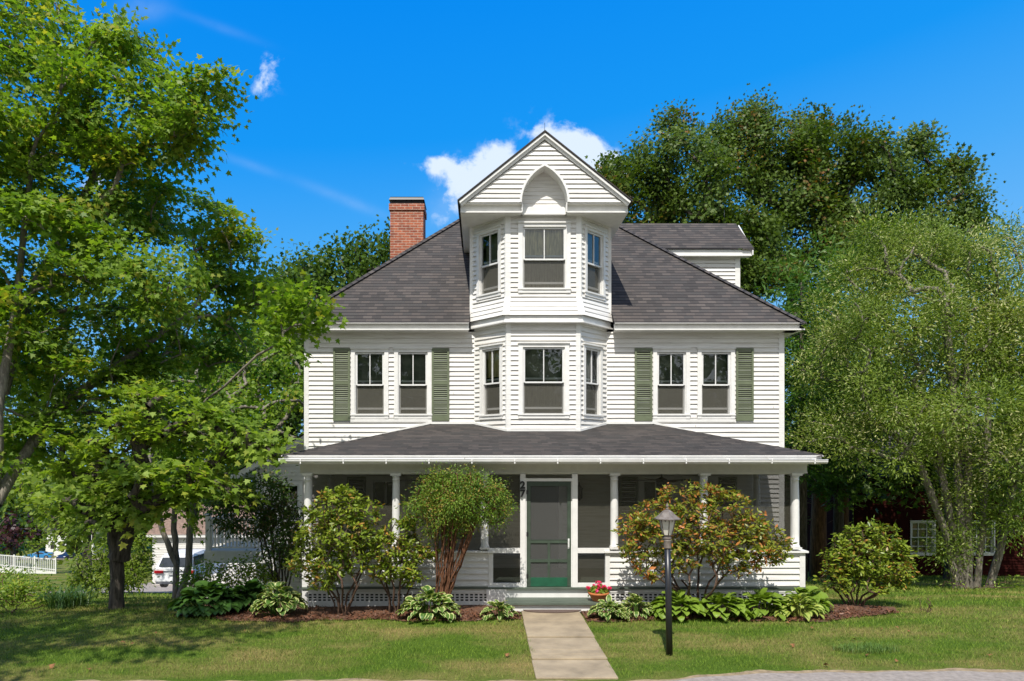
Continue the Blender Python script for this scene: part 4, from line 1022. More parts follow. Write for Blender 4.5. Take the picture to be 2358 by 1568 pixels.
def tree(name, label, cat, blobs, base, lmat, bmat, per=14, nl=40, cr=.35, size=.15, tmpl=MAPLE, flat=.85, up=.7, outw=.55, rnd=.6, r0=.2, group=None,
         stems=None, seed=1, layer=.45, surf=2.0, curl=.25, seg=3, rosette=False, rmin=.007, limbdraw=0, sides=6, gmin=.3, bendtop=.45, crownname='crown', stemname='trunk', extra_limbs=(), szv=.35, power=.5, dz=-.45):
    rng = np.random.default_rng(seed)
    bx, by = base[0], base[1]; bz = gz1(bx, by)
    t = thing(name, (bx, by, bz), label, cat, group)
    cen, out, bid = in_blobs(blobs, per, rng, flat, surf, gmin)
    # stems
    if stems is None: stems = [[(bx, by, bz-.1), (bx+base[2]*.5 if len(base) > 2 else bx, by, bz+(base[3]*.5 if len(base) > 3 else 1.2)), (bx+(base[2] if len(base) > 2 else 0), by, bz+(base[3] if len(base) > 3 else 2.4))]]
    A_, P_, R_ = [], [], []
    sroot = [np.array(s[len(s)//2]) for s in stems]; send = [np.array(s[-1]) for s in stems]
    if len(stems) > 1:
        asg = np.argmin(np.stack([np.linalg.norm((cen-e)*np.array([1, 1, .5]), axis=1) for e in send]), axis=0)
    else: asg = np.zeros(len(cen), int)
    off = 0
    for si, s in enumerate(stems):
        pts = []
        for a, b in zip(s[:-1], s[1:]):
            for k in range(3): pts.append(np.array(a)+(np.array(b)-np.array(a))*k/3+rng.normal(0, .015, 3)*(k > 0))
        pts.append(np.array(s[-1]))
        cc = cen[asg == si]
        if len(cc) == 0: cc = np.array([s[-1]])+.05
        arr, par, rad = skeleton(pts, cc, seg=seg, r0=r0*(1 if len(stems) == 1 else .85+.3*rng.random()), rmin=rmin, power=power)
        rad[0] *= 1.25
        A_.append(arr); P_ += [(-1 if p < 0 else p+off) for p in par]; R_.append(rad); off += len(arr)
    arr, rad = np.concatenate(A_), np.concatenate(R_)
    limb_mesh(stemname, arr, P_, rad, bmat, t, sides=sides, rmin_draw=limbdraw)
    n = len(cen)*nl
    ci = np.repeat(np.arange(len(cen)), nl)
    dens = .25+1.25*rng.random(len(cen)); keep = rng.random(n) < (dens/1.5)[ci]; ci = ci[keep]; n = len(ci)
    if rosette:
        d = unit(rng.normal(size=(n, 3))+np.array([0, 0, .35])+out[ci]*.5)
        pos = cen[ci]+rng.normal(0, cr*.5, (n, 3))*np.array([1, 1, .7])
        nr = unit(np.cross(d, rng.normal(size=(n, 3)))+np.array([0, 0, .9])+out[ci]*.3)
        D = d
    else:
        # layered sprays: each cluster is a tilted flat disc
        ax = unit(out*outw+np.array([0, 0, up])+rng.normal(0, .35, out.shape))
        g = rng.normal(0, 1, (n, 3)); g = g-(g*ax[ci]).sum(1, keepdims=True)*ax[ci]*(1-layer)
        pos = cen[ci]+g*cr*.6
        nr = unit(ax[ci]+rng.normal(0, rnd, (n, 3)))
        D = unit(g+out[ci]*.4+np.array([0, 0, dz])+rng.normal(0, .3, (n, 3)))
    sz = size*(1-szv/2+szv*rng.random(n))*(.8+.4*rng.random(len(cen)))[ci]
    ok = pos[:, 2] > ground(pos[:, 0], pos[:, 1])+.03
    leaves(crownname, pos[ok], nr[ok], D[ok], sz[ok], tmpl, lmat, t, curl=curl)
    return t
m_lmaple = leaf_mat('maple_leaf_green', (.06, .14, .012), (.255, .36, .042), (.38, .34, .05), .06, 1.3, .46)
m_lsmall = leaf_mat('bright_maple_leaf', (.08, .16, .018), (.32, .42, .06), (.40, .39, .06), .06, 1.8, .46)
m_ldark = leaf_mat('dark_maple_leaf', (.024, .060, .009), (.15, .215, .034), (.24, .11, .035), -.03, .5, .32)
m_lback = leaf_mat('back_tree_leaf', (.022, .060, .008), (.12, .19, .025), None, trans=.32, nscale=.4)
m_lwill = leaf_mat('narrow_pale_leaf', (.048, .105, .012), (.27, .345, .055), (.56, .54, .26), .15, .8, .36)
m_lhem = leaf_mat('hemlock_needles', (.025, .075, .010), (.11, .21, .03), None, trans=.3, nscale=.7)
m_lrh = leaf_mat('rhododendron_leaf', (.05, .115, .010), (.29, .34, .035), (.42, .20, .05), .07, 2.5, .22, .35)
m_lrh2 = leaf_mat('rhododendron_leaf_bronze', (.06, .115, .012), (.29, .30, .035), (.46, .16, .05), .30, 2.5, .22, .35)
m_lyew = leaf_mat('dense_small_leaf', (.035, .10, .010), (.20, .29, .03), (.34, .22, .05), .12, 2.0, .22)
m_lbush = leaf_mat('shade_bush_leaf', (.025, .065, .012), (.09, .15, .025), (.16, .12, .06), .1, 2.0, .25)
m_lbright = leaf_mat('bright_bush_leaf', (.09, .15, .015), (.24, .30, .04), None, trans=.4, nscale=1.2)
m_lpurp = leaf_mat('purple_leaf', (.025, .010, .014), (.08, .03, .035), None, trans=.2, nscale=1.0)
def stemset(x, y, n, spread, h, seed=0, lean=(0, 0), base=.12):
    r = np.random.default_rng(seed); out = []
    for k in range(n):
        a = 2*math.pi*(k+r.random()*.6)/n; rb = base*r.random()**.5
        bx, by = x+rb*math.cos(a), y+rb*math.sin(a); z = gz1(bx, by)
        s = spread*(.5+.6*r.random()); hh = h*(.75+.4*r.random())
        out.append([(bx, by, z-.05), (bx+math.cos(a)*s*.35+lean[0]*.4+r.normal()*.03, by+math.sin(a)*s*.35+lean[1]*.4, z+hh*.5), (bx+math.cos(a)*s+lean[0], by+math.sin(a)*s+lean[1], z+hh)])
    return out

# ---- the big maple at the left edge
big = [(x, y, r, Y+.6+(2.6 if 395 < x < 650 and y > 480 and y < 820 else 0)) for x, y, r, Y in [(40, 60, 130, 14.5), (170, 90, 110, 14), (290, 100, 75, 14), (60, 250, 150, 14), (215, 230, 120, 13.5), (340, 215, 95, 14), (425, 250, 85, 13.5), (490, 195, 48, 13.3), (455, 310, 60, 13.6),
       (330, 360, 90, 14), (180, 400, 120, 15), (40, 420, 120, 14), (300, 480, 105, 14.5), (410, 500, 80, 13.8), (500, 535, 75, 13.8), (565, 560, 62, 13.5), (110, 560, 130, 13.5), (250, 620, 120, 13.4), (390, 640, 110, 13.6),
       (520, 690, 95, 14), (620, 690, 70, 13.6), (695, 715, 52, 12.9), (665, 760, 40, 13), (20, 680, 120, 14.4), (500, 800, 85, 14.4), (350, 780, 100, 15), (180, 790, 110, 14), (50, 880, 110, 14.5), 
       (120, 960, 90, 14), (430, 990, 80, 15), (40, 1050, 80, 13.5), (290, 930, 100, 15), (-120, 300, 150, 13), (-100, 700, 150, 13)]]
tree('maple_tree', 'large spreading maple with long pale limbs filling the left edge of the picture', 'tree', big, (P(-35, 1380, 13.2).x, 13.2), m_lmaple, m_bark,
     per=14, nl=250, cr=.48, size=.122, r0=.115, seed=4, up=.85, outw=.4, rnd=.42, layer=.22, seg=4, flat=.8, surf=1.3,
     limbdraw=.004, stems=[[(P(-35, 0, 13.2).x, 13.2, -.3), (P(-25, 0, 13.2).x, 13.3, 1.8), (P(-5, 0, 13.5).x, 13.5, 3.8), (P(40, 0, 14).x, 14, 6.0), (P(80, 0, 14.3).x, 14.2, 9.0)],
            [(P(-20, 0, 13.2).x, 13.3, 2.0), tuple(P(120, 950, 14.8)), tuple(P(330, 800, 15.5)), tuple(P(520, 640, 16.8))],
            [tuple(P(5, 900, 14.2)), tuple(P(60, 700, 15)), tuple(P(200, 440, 15.4)), tuple(P(300, 250, 15))]], power=.6)
# a street maple left of the camera, outside the frame, whose shade lies on the left lawn
def wb(x, y, z, r): return (CX+F*x/y, CY-F*(z-CAMZ)/y, r*F/y, y)
tree('maple_tree', 'tall street maple beside the road whose high crown shades the left lawn', 'tree', [wb(-9.2, 5.4, 10.2, 1.9), wb(-6.6, 5.2, 9.9, 1.5), wb(-8, 6.0, 10.8, 1.6), wb(-10.5, 5.8, 9.4, 1.6), wb(-5.2, 5.7, 10.6, 1.1), wb(-9, 3.4, 9.5, 1.9)], (-10.6, 4.4), m_lmaple, m_bark,
     per=9, nl=44, cr=.42, size=.17, r0=.2, seed=14, flat=.75, surf=1.2, stems=[[(-10.6, 4.4, -.2), (-10.5, 4.4, 3), (-10, 4.6, 6.5), (-9, 5, 8.6)]])
# ---- small maple standing in the lawn
sm = [(175, 1030, 70, 13.6), (270, 990, 85, 13.4), (380, 960, 80, 13.6), (480, 1000, 85, 13.6), (560, 1010, 70, 13.5), (620, 1040, 52, 13.3), (200, 1120, 80, 13.4), (310, 1100, 80, 13.1), (420, 1090, 75, 13.3), (520, 1090, 62, 13.3),
      (255, 1190, 62, 13.3), (350, 1175, 58, 13.4), (130, 1170, 45, 13.5), (440, 1160, 45, 13.6), (330, 900, 70, 14)]
tb = P(268, 1393, 13.75)
tree('maple_tree', 'small maple with one dark trunk and bright layered leaves in the left lawn', 'tree', sm, (tb.x, 13.75), m_lsmall, m_barkd,
     per=16, nl=135, cr=.40, size=.145, r0=.145, seed=9, up=.95, outw=.3, rnd=.38, layer=.2, flat=.7, surf=1.2,
     stems=[[(tb.x, 13.75, -.2), (tb.x, 13.75, .8), (tb.x-.05, 13.75, 1.5), (tb.x-.12, 13.8, 2.2)], [(tb.x+.05, 13.75, .9), (tb.x+.25, 13.75, 1.55), (tb.x+.6, 13.7, 2.4)]], power=.3)
# ---- twin-trunked tree in front of the white car
tb = P(402, 1350, 21)
tree('twin_trunk_tree', 'shaded tree with forked grey trunks in front of the parked white car', 'tree', [(380, 1110, 75, 21), (470, 1120, 75, 21), (560, 1110, 70, 20.5), (330, 1170, 45, 21), (430, 1180, 40, 21), (640, 860, 90, 23), (560, 930, 110, 23), (660, 980, 75, 22), (450, 960, 110, 23), (610, 780, 80, 24), (690, 900, 50, 23), (530, 840, 90, 24)], (tb.x, 21), m_lmaple, m_bark,
     per=7, nl=150, cr=.5, size=.13, r0=.10, seed=12,
     stems=[[(tb.x, 21, gz1(tb.x, 21)-.2), (tb.x+.05, 21, wz(1300, 21)), tuple(P(375, 1225, 21)), tuple(P(360, 1150, 21))], [(tb.x, 21, gz1(tb.x, 21)-.2), tuple(P(407, 1290, 21.1)), tuple(P(400, 1220, 21.1)), tuple(P(410, 1120, 21.1))],
            [(tb.x+.1, 21, gz1(tb.x, 21)-.2), tuple(P(435, 1300, 20.9)), tuple(P(437, 1220, 20.9)), tuple(P(450, 1120, 20.9))]], power=.25)
# ---- tall shrub against the wing
tb = P(645, 1345, 15.2)
tree('tall_shrub', 'tall dark loose shrub with thin stems in front of the wing and deck', 'shrub', [(560, 1150, 50, 15.2), (620, 1140, 60, 15.0), (530, 1195, 35, 15.2), (590, 1205, 48, 15.2), (655, 1200, 50, 15.1), (680, 1240, 42, 14.6), (640, 1270, 40, 15), (690, 1300, 30, 14.6), (500, 1170, 25, 15.3)], (tb.x, 15.2), m_lbush, m_barkd,
     per=130, nl=75, cr=.17, size=.075, tmpl=OVAL, r0=.020, stems=stemset(tb.x, 15.2, 9, .35, 1.5, 5), gmin=.25, seed=5, surf=1.3, layer=.9, crownname='foliage', stemname='stem', rmin=.004, up=.3, outw=.5)
# ---- trees behind, left side
tree('background_tree', 'dark green tree standing between the two front maples and the white garage', 'tree', [(60, 900, 110, 27), (190, 870, 120, 27), (330, 880, 110, 27), (110, 1010, 80, 27), (430, 900, 90, 27), (250, 1000, 90, 27), (20, 1040, 70, 27), (360, 1010, 70, 27), (180, 760, 90, 27), (330, 760, 90, 27), (470, 780, 80, 27), (60, 780, 80, 27)], (P(272, 1340, 27).x, 27, 0, 3), m_lback, m_barkd, per=3.8, nl=220, cr=.75, size=.16, r0=.17, seed=27, layer=.5)
tree('background_tree', 'dark green tree rising behind the house to the left of the chimney', 'tree', [(870, 600, 75, 34), (800, 640, 70, 34), (720, 670, 75, 33), (650, 690, 70, 32), (860, 700, 80, 34), (740, 780, 80, 32), (650, 810, 90, 31), (610, 900, 90, 31), (690, 930, 60, 31), (885, 560, 35, 34), (540, 960, 90, 31), (600, 1010, 80, 31), (480, 900, 90, 31), (530, 820, 90, 32)], (P(760, 1300, 33).x, 33, 0, 7), m_lback, m_barkd,
     per=5.5, nl=330, cr=.8, size=.17, r0=.3, tmpl=CLUMP, seed=20, layer=.8)
tree('background_tree', 'green tree far behind the maples at the left, its crown showing in gaps', 'tree', [(60, 1120, 70, 60), (180, 1100, 90, 62), (300, 1110, 80, 60), (420, 1090, 90, 60), (240, 1180, 50, 60), (520, 1050, 90, 60), (140, 1180, 45, 60)], (P(200, 1300, 62).x, 62, 0, 4), m_lbright, m_barkd,
     per=2, nl=70, cr=1.3, size=.42, r0=.35, tmpl=CLUMP, seed=21, layer=.8)
tree('purple_tree', 'round purple-leaved tree beyond the white ramp', 'tree', [(35, 1215, 42, 70), (10, 1240, 30, 70), (60, 1235, 30, 70)], (P(30, 1290, 70).x, 70, 0, 2), m_lpurp, m_barkd, per=3, nl=40, cr=.7, size=.35, tmpl=CLUMP, r0=.25, seed=22, layer=.9)
tree('young_tree', 'small bright young tree by the road behind the blue car', 'tree', [(88, 1240, 27, 105), (80, 1258, 18, 105)], (P(88, 1290, 105).x, 105, 0, 1.2), m_lbright, m_barkd, per=4, nl=30, cr=.6, size=.4, tmpl=CLUMP, r0=.12, seed=23, layer=.9)
tree('background_tree', 'tall tree with bright leaves left of the small maple, behind the lawn', 'tree', [(150, 1180, 45, 40), (195, 1215, 48, 40), (165, 1240, 30, 40), (120, 1120, 60, 42)], (P(205, 1330, 40).x, 40, 0, 2.5), m_lbright, m_barkd, per=6, nl=60, cr=.6, size=.26, tmpl=CLUMP, r0=.16, seed=24, layer=.8)
tree('green_bush', 'broad sunlit green bush behind the trunk of the small maple', 'shrub', [(225, 1300, 50, 22), (195, 1325, 32, 22), (280, 1315, 46, 22.5), (305, 1300, 38, 22.5), (245, 1340, 32, 21.5), (310, 1335, 26, 21.5), (320, 1260, 26, 22.5)], (P(265, 1362, 22).x, 22), m_lbright, m_barkd, per=60, nl=80, cr=.26, size=.12, tmpl=OVAL, r0=.04, seed=25, gmin=.05, layer=.9,
     stems=stemset(P(265, 1362, 22).x, 22, 6, .4, .9, 3), crownname='foliage', stemname='stem')
for (x, y, r, Y, l) in ((25, 1260, 35, 90, 'dark round tree at the far left edge by the ramp'), (-30, 1180, 80, 80, 'large dark tree cut by the left edge beyond the ramp')):
    tree('background_tree', l, 'tree', [(x, y, r, Y), (x+r*.5, y+r*.3, r*.6, Y), (x-r*.5, y+r*.2, r*.6, Y)], (P(x, 1290, Y).x, Y, 0, 1.5), m_lback, m_barkd, per=2, nl=36, cr=.9, size=.45, tmpl=CLUMP, r0=.25, seed=int(126+x), layer=.9)
# a far wood closes the view at the foot of the slope
rng = np.random.default_rng(31)
def wood(x0, x1, Y, htop, hbot, n, size, seed, m, name='far_wood'):
    r = np.random.default_rng(seed)
    k = 26; cxs = np.linspace(x0, x1, k)+r.normal(0, (x1-x0)/k*.3, k); cr_ = (x1-x0)/k*(.7+.6*r.random(k)); ht = htop*(.75+.35*r.random(k))
    i = r.integers(0, k, n); d = unit(r.normal(size=(n, 3))); cz = gz1(0, Y)+ht[i]*.55
    pos = np.stack([cxs[i]+d[:, 0]*cr_[i], Y+r.normal(0, 3, k)[i]+d[:, 1]*cr_[i]*.8, cz+d[:, 2]*ht[i]*.5], 1)
    o = leaves(name, pos, unit(d+r.normal(0, .5, (n, 3))+np.array([0, 0, .3])), unit(r.normal(size=(n, 3))), size*(.7+.6*r.random(n)), CLUMP, m, None)
    return meta(o, kind='stuff')
meta(wood(-130, 0, 150, 19, 0, 17000, 1.9, 1, m_lback), 'far green wood beyond the road at the foot of the slope', 'wood')
meta(wood(-4, 75, 62, 9, 0, 12000, .8, 2, m_lback), 'dark wood behind the house on the right', 'wood')

meta(wood(-45, 50, -24, 12.5, 0, 15000, .8, 3, m_lback), 'row of dark trees across the street behind the viewer, mirrored in the windows', 'wood')
# ---- right side: big dark maples behind the house
def rightmaple(label, blobs, bx, Y, seed, m=m_ldark):
    tree('maple_tree', label, 'tree', blobs, (P(bx, 1300, Y).x, Y, 0, 6), m, m_barkd, per=5.6, nl=400, cr=.68, size=.155, r0=.26, seed=seed, tmpl=MAPLE, layer=.6, flat=.95, up=.5, outw=.6, rnd=.5, surf=1.5, group=None)
rightmaple('tall dark maple directly behind the cross gable, its top left of the picture\'s tree line', [(1450, 430, 75, 31), (1520, 380, 80, 31), (1555, 310, 42, 31), (1500, 480, 90, 31), (1600, 420, 90, 31), (1420, 400, 30, 31), (1395, 420, 20, 31), (1600, 500, 90, 31), (1700, 560, 90, 31), (1640, 620, 80, 31), (1720, 680, 70, 31), (1770, 640, 70, 31), (1560, 285, 18, 31)], 1620, 31, 40)
rightmaple('tallest dark maple with a rusty patch behind the right side of the roof', [(1700, 320, 70, 33), (1690, 390, 100, 33), (1740, 290, 45, 33), (1640, 350, 60, 33), (1800, 360, 75, 33), (1790, 440, 95, 33), (1880, 350, 70, 33), (1900, 440, 90, 33), (1745, 265, 28, 33), (1860, 290, 35, 33), (1850, 530, 95, 33), (1760, 520, 80, 33)], 1790, 33, 41)
rightmaple('dark maple at the right whose crown slopes down towards the right edge', [(2000, 380, 75, 32), (2010, 460, 95, 32), (1980, 320, 48, 32), (2090, 420, 75, 32), (2100, 500, 90, 32), (2110, 350, 42, 32), (2180, 480, 65, 32), (2170, 560, 80, 32), (1960, 560, 90, 32), (2060, 590, 90, 32), (2220, 540, 45, 32), (2130, 325, 26, 32), (2210, 400, 24, 32), (2240, 470, 22, 32), (2260, 610, 50, 32), (2300, 560, 24, 32), (1880, 620, 70, 32)], 2060, 32, 42)
tree('maple_tree', 'dark shade tree between the pale multi-stemmed tree and the red house', 'tree', [(2000, 900, 100, 23.5), (2120, 850, 120, 23.5), (2250, 820, 120, 23.5), (2350, 900, 110, 23.5), (2080, 980, 110, 23), (2200, 960, 120, 23), (2320, 1020, 110, 23), (2000, 1060, 80, 23), (2120, 1090, 80, 23), (2250, 1110, 80, 23), (2440, 1000, 120, 23), (2180, 700, 100, 24), (2040, 760, 90, 24), (2350, 740, 90, 24), (1960, 1120, 50, 23.3), (2340, 1150, 60, 23)],
     (P(2190, 1300, 23.5).x, 23.5, 0, 3), m_lback, m_barkd, per=5, nl=150, cr=.7, size=.18, r0=.22, seed=44, tmpl=MAPLE, layer=.8)
# ---- the pale multi-stemmed tree
wl = [(2000, 600, 60, 19), (2080, 610, 90, 19), (2190, 640, 95, 19), (2300, 680, 90, 18.5), (1950, 720, 85, 18.5), (2070, 740, 110, 18), (2210, 770, 120, 18), (2330, 800, 110, 18), (1925, 790, 42, 18.6), (1930, 850, 80, 18.4), (2050, 880, 110, 17.8), (2190, 910, 120, 17.6), (2320, 940, 110, 17.6),
      (1905, 950, 50, 18.4), (1890, 1000, 48, 18.4), (2000, 1000, 85, 18), (2120, 1030, 95, 17.8), (2250, 1060, 95, 17.8), (2350, 1080, 80, 17.8), (2200, 1180, 55, 18.2), (2300, 1190, 62, 18), (2380, 1180, 60, 18), (2420, 800, 150, 18.5), (2420, 1000, 120, 18.5), (2170, 1250, 34, 18.4), (2330, 560, 40, 19), (2080, 530, 26, 19), (2160, 550, 30, 19), (2235, 570, 26, 19), (2010, 545, 18, 19), (1945, 640, 26, 19)]
tb = P(2230, 1352, 18.6); zb = gz1(tb.x, 18.6)
st = []
for xe, ye, xm in ((2120, 900, 2195), (2175, 700, 2215), (2225, 820, 2228), (2290, 700, 2262), (2380, 950, 2310), (2060, 1000, 2180)):
    xb_ = 2230+(xm-2230)*.55
    st.append([(P(xb_, 0, 18.6).x, 18.6, zb-.15), tuple(P(xm, 1230, 18.4)), tuple(P((xm+xe)/2, (1150+ye)/2, 18.3)), tuple(P(xe, ye, 18.2))])
tree('multi_stem_tree', 'pale narrow-leaved tree with several leaning grey trunks at the right edge', 'tree', wl, (tb.x, 18.6), m_lwill, m_bark, per=8, nl=900, cr=.50, size=.092, rmin=.011, tmpl=LANCE*np.array([1.35, 1]), r0=.10, seed=50, stems=st, layer=.9, up=.35, outw=.35, rnd=.9, surf=1.25, power=.5, curl=.4, dz=.35)
# ---- hemlock and dark conifers between the house and the pale tree
def conifer(label, x, Y, ytop, ybot, wpx, seed, m=m_lhem, name='hemlock_tree', r0=.2, trunk_to=1360):
    rng = np.random.default_rng(seed); X = P(x, 0, Y).x; z0 = gz1(X, Y); zt_, zb_ = wz(ytop, Y), wz(ybot, Y); Wd = wpx*Y/F
    t = thing(name, (X, Y, z0), label, 'tree')
    w = MB(); w.tube([(X, Y, z0-.2), (X+.03, Y, (z0+zt_)/2), (X, Y, zt_)], [r0, r0*.7, .02], 9)
    pos, nr, dd = [], [], []
    nb = 130
    for k in range(nb):
        f = (k+rng.random())/nb; z = zb_+(zt_-zb_)*f; L = Wd*(1-f)**.65*(.65+.5*rng.random())+.15; a = rng.random()*6.283; u = np.array([math.cos(a), math.sin(a), 0])
        m_ = int(14+L*55); s = rng.random(m_)**.7*L; side = np.array([-u[1], u[0], 0])
        lat = rng.normal(0, .13+.10*(L-s)/max(L, .1), m_)
        zz_ = z-.22*s-.12*s*s/max(L, .5)+rng.normal(0, .03, m_)-abs(lat)*.35
        pos.append(np.array([X, Y, 0])+u*s[:, None]+side*lat[:, None]+np.stack([0*s, 0*s, zz_], 1)); nr.append(unit(np.tile([0, 0, 1.0], (m_, 1))+rng.normal(0, .45, (m_, 3)))); dd.append(unit(u+side*np.sign(lat)[:, None]*.7+np.array([0, 0, -.5])+rng.normal(0, .2, (m_, 3))))
        w.tube([(X, Y, z), (X+u[0]*L*.9, Y+u[1]*L*.9, z-.25*L)], [.02, .006], 4, cap=False)
    w.build('trunk', m_barkd, t)
    pos = np.concatenate(pos); leaves('crown', pos, np.concatenate(nr), np.concatenate(dd), .20*(.6+.7*rng.random(len(pos))), NEEDLE, m, t)
    return t
conifer('tall feathery hemlock close behind the right corner of the house', 1845, 22.5, 650, 1090, 105, 60)
conifer('second hemlock further right, half hidden behind the pale tree', 1930, 24, 760, 1120, 110, 61)
tkb = bark_mat('rusty_bark', (.07, .035, .02), (.26, .14, .07))
for i, (x, Y, r, l) in enumerate(((1883, 25, .24, 'bare rusty trunk of a tall pine nearest the porch corner'), (1938, 26, .20, 'second bare pine trunk right of the porch corner'), (1915, 29, .2, 'dark pine trunk between the two rusty ones'))):
    X = P(x, 0, Y).x; z0 = gz1(X, Y); t = thing('pine_tree', (X, Y, z0), l, 'tree')
    w = MB(); w.tube([(X, Y, z0-.3), (X+.05, Y, z0+3), (X-.08, Y, z0+8), (X, Y, z0+9.5)], [r*1.25, r, r*.7, r*.15], 10)
    rr = np.random.default_rng(70+i)
    for k in range(14):
        z = z0+2+k*.6; a = rr.random()*6.28; L = .5+rr.random(); w.tube([(X, Y, z), (X+math.cos(a)*L*.5, Y+math.sin(a)*L*.5, z+.1), (X+math.cos(a)*L, Y+math.sin(a)*L, z-.1)], [.02, .012, .004], 4)
    w.build('trunk', tkb, t)
    n = 5000; pos = np.array([X, Y, z0+8.2])+unit(rr.normal(size=(n, 3)))*(rr.random(n)**.5)[:, None]*np.array([2.6, 2.6, 4.2])
    leaves('crown', pos, unit(rr.normal(size=(n, 3))+np.array([0, 0, .5])), unit(rr.normal(size=(n, 3))), .28*(.7+.6*rr.random(n)), NEEDLE, m_lhem, t)

tree('evergreen_bush', 'dark evergreen undergrowth behind the pine trunks at the right of the porch', 'shrub', [(1850, 1180, 60, 31), (1920, 1190, 70, 31), (1990, 1200, 60, 31), (1860, 1270, 60, 31), (1940, 1280, 60, 31), (2010, 1290, 50, 31), (1890, 1100, 60, 31), (1980, 1110, 60, 31)], (P(1930, 1330, 31).x, 31), m_lback, m_barkd, per=5, nl=170, cr=.6, size=.15, tmpl=NEEDLE*np.array([1.6, 1]), r0=.12, seed=45, gmin=.05, layer=.8)
# ---- shrubs by the porch
def rhodo(label, blobs, bx, Y, m, seed, n=7, h=.9, spread=.5, lean=(0, 0), per=400, nl=20, cr=.09, size=.09, r0=.018, **k):
    X = P(bx, 0, Y).x
    return tree('rhododendron_bush', label, 'shrub', blobs, (X, Y), m, m_barkb, per=per, nl=nl, cr=cr, size=size, tmpl=OVAL, r0=r0, seed=seed, rosette=True, surf=1.8, stems=stemset(X, Y, n, spread, h, seed, lean), gmin=.35, rmin=.004, crownname='foliage', stemname='stem', curl=.3, **k)
rhodo('tall loose rhododendron in front of the left porch column', [(780, 1170, 55, 12.7), (735, 1200, 45, 12.7), (830, 1180, 42, 12.7), (795, 1225, 55, 12.6), (725, 1245, 42, 12.8), (850, 1235, 30, 12.6), (700, 1290, 38, 12.7), (760, 1285, 45, 12.6), (815, 1290, 40, 12.7), (745, 1330, 38, 12.6), (800, 1140, 22, 12.7)], 790, 12.75, m_lrh, 80, h=.75)
rhodo('smaller thin rhododendron between the tall one and the domed shrub', [(920, 1230, 40, 12.8), (945, 1205, 20, 12.8), (890, 1265, 40, 12.7), (945, 1265, 36, 12.8), (915, 1300, 42, 12.7), (880, 1320, 30, 12.7), (950, 1320, 30, 12.7), (980, 1270, 26, 12.8)], 912, 12.85, m_lrh, 81, h=.7, spread=.3, n=6, size=.09)
rhodo('wide bronze-tipped rhododendron behind the lamp post, in front of the right half of the porch', [(1560, 1155, 42, 12.6), (1500, 1190, 48, 12.5), (1460, 1215, 36, 12.5), (1600, 1200, 55, 12.5), (1680, 1175, 52, 12.6), (1720, 1210, 46, 12.6), (1540, 1235, 50, 12.4), (1470, 1265, 42, 12.5), (1640, 1250, 55, 12.4), (1730, 1265, 48, 12.5), (1780, 1250, 38, 12.6), (1560, 1290, 40, 12.4), (1690, 1295, 35, 12.5), (1490, 1310, 28, 12.5), (1590, 1125, 20, 12.6), (1790, 1280, 25, 12.6), (1640, 1140, 30, 12.6)], 1600, 12.75, m_lrh2, 82, n=9, h=.8, spread=.8)
rhodo('rounded rhododendron on the lawn right of the house corner', [(1995, 1230, 40, 13.6), (1960, 1255, 36, 13.6), (2045, 1240, 36, 13.6), (1930, 1290, 36, 13.5), (1985, 1290, 48, 13.4), (2045, 1300, 44, 13.5), (2075, 1325, 30, 13.5), (1925, 1335, 36, 13.5), (1980, 1345, 46, 13.4), (2045, 1355, 36, 13.5), (1960, 1385, 34, 13.4), (2010, 1390, 30, 13.4), (2075, 1275, 22, 13.6), (1915, 1370, 22, 13.5)], 1970, 13.55, m_lrh, 83, n=8, h=.5, spread=.5)
# domed shrub with red-brown stems
tb = P(1015, 1378, 12.75)
ds = [(1010, 1098, 18, 12.6), (1090, 1100, 20, 12.5), (955, 1180, 18, 12.6), (1160, 1150, 16, 12.6), (990, 1225, 14, 12.6), (1060, 1110, 40, 12.6), (1000, 1125, 42, 12.6), (1120, 1130, 42, 12.6), (975, 1165, 34, 12.6), (1035, 1155, 48, 12.5), (1095, 1160, 48, 12.5), (1145, 1170, 28, 12.6), (1015, 1195, 36, 12.6), (1070, 1190, 36, 12.6), (1040, 1215, 22, 12.7), (1135, 1195, 25, 12.6)]
st = []
rr = np.random.default_rng(5)
for k in range(34):
    a = rr.random()*6.28; rb = .13*rr.random()**.5; xb_, yb_ = tb.x+rb*math.cos(a)-.02, 12.75+rb*math.sin(a); tx_ = 1000+110*rr.random(); q = P(tx_, 1190, 12.6+.3*rr.random()-.15)
    st.append([(xb_, yb_, -.05), (xb_+(q.x-xb_)*.35+rr.normal()*.02, yb_, .55), (xb_+(q.x-xb_)*.65, (yb_+q.y)/2, 1.1), tuple(q)])
tree('domed_shrub', 'clipped domed shrub on a sheaf of red-brown stems beside the entrance', 'shrub', ds, (tb.x, 12.75), m_lyew, m_barkr, per=330, nl=120, cr=.14, size=.042, tmpl=OVAL, r0=.011, seed=84, surf=1.6, flat=.72, stems=st, layer=1.0, up=.4, outw=.6, gmin=.3, rmin=.005, crownname='foliage', stemname='stem', power=.22)
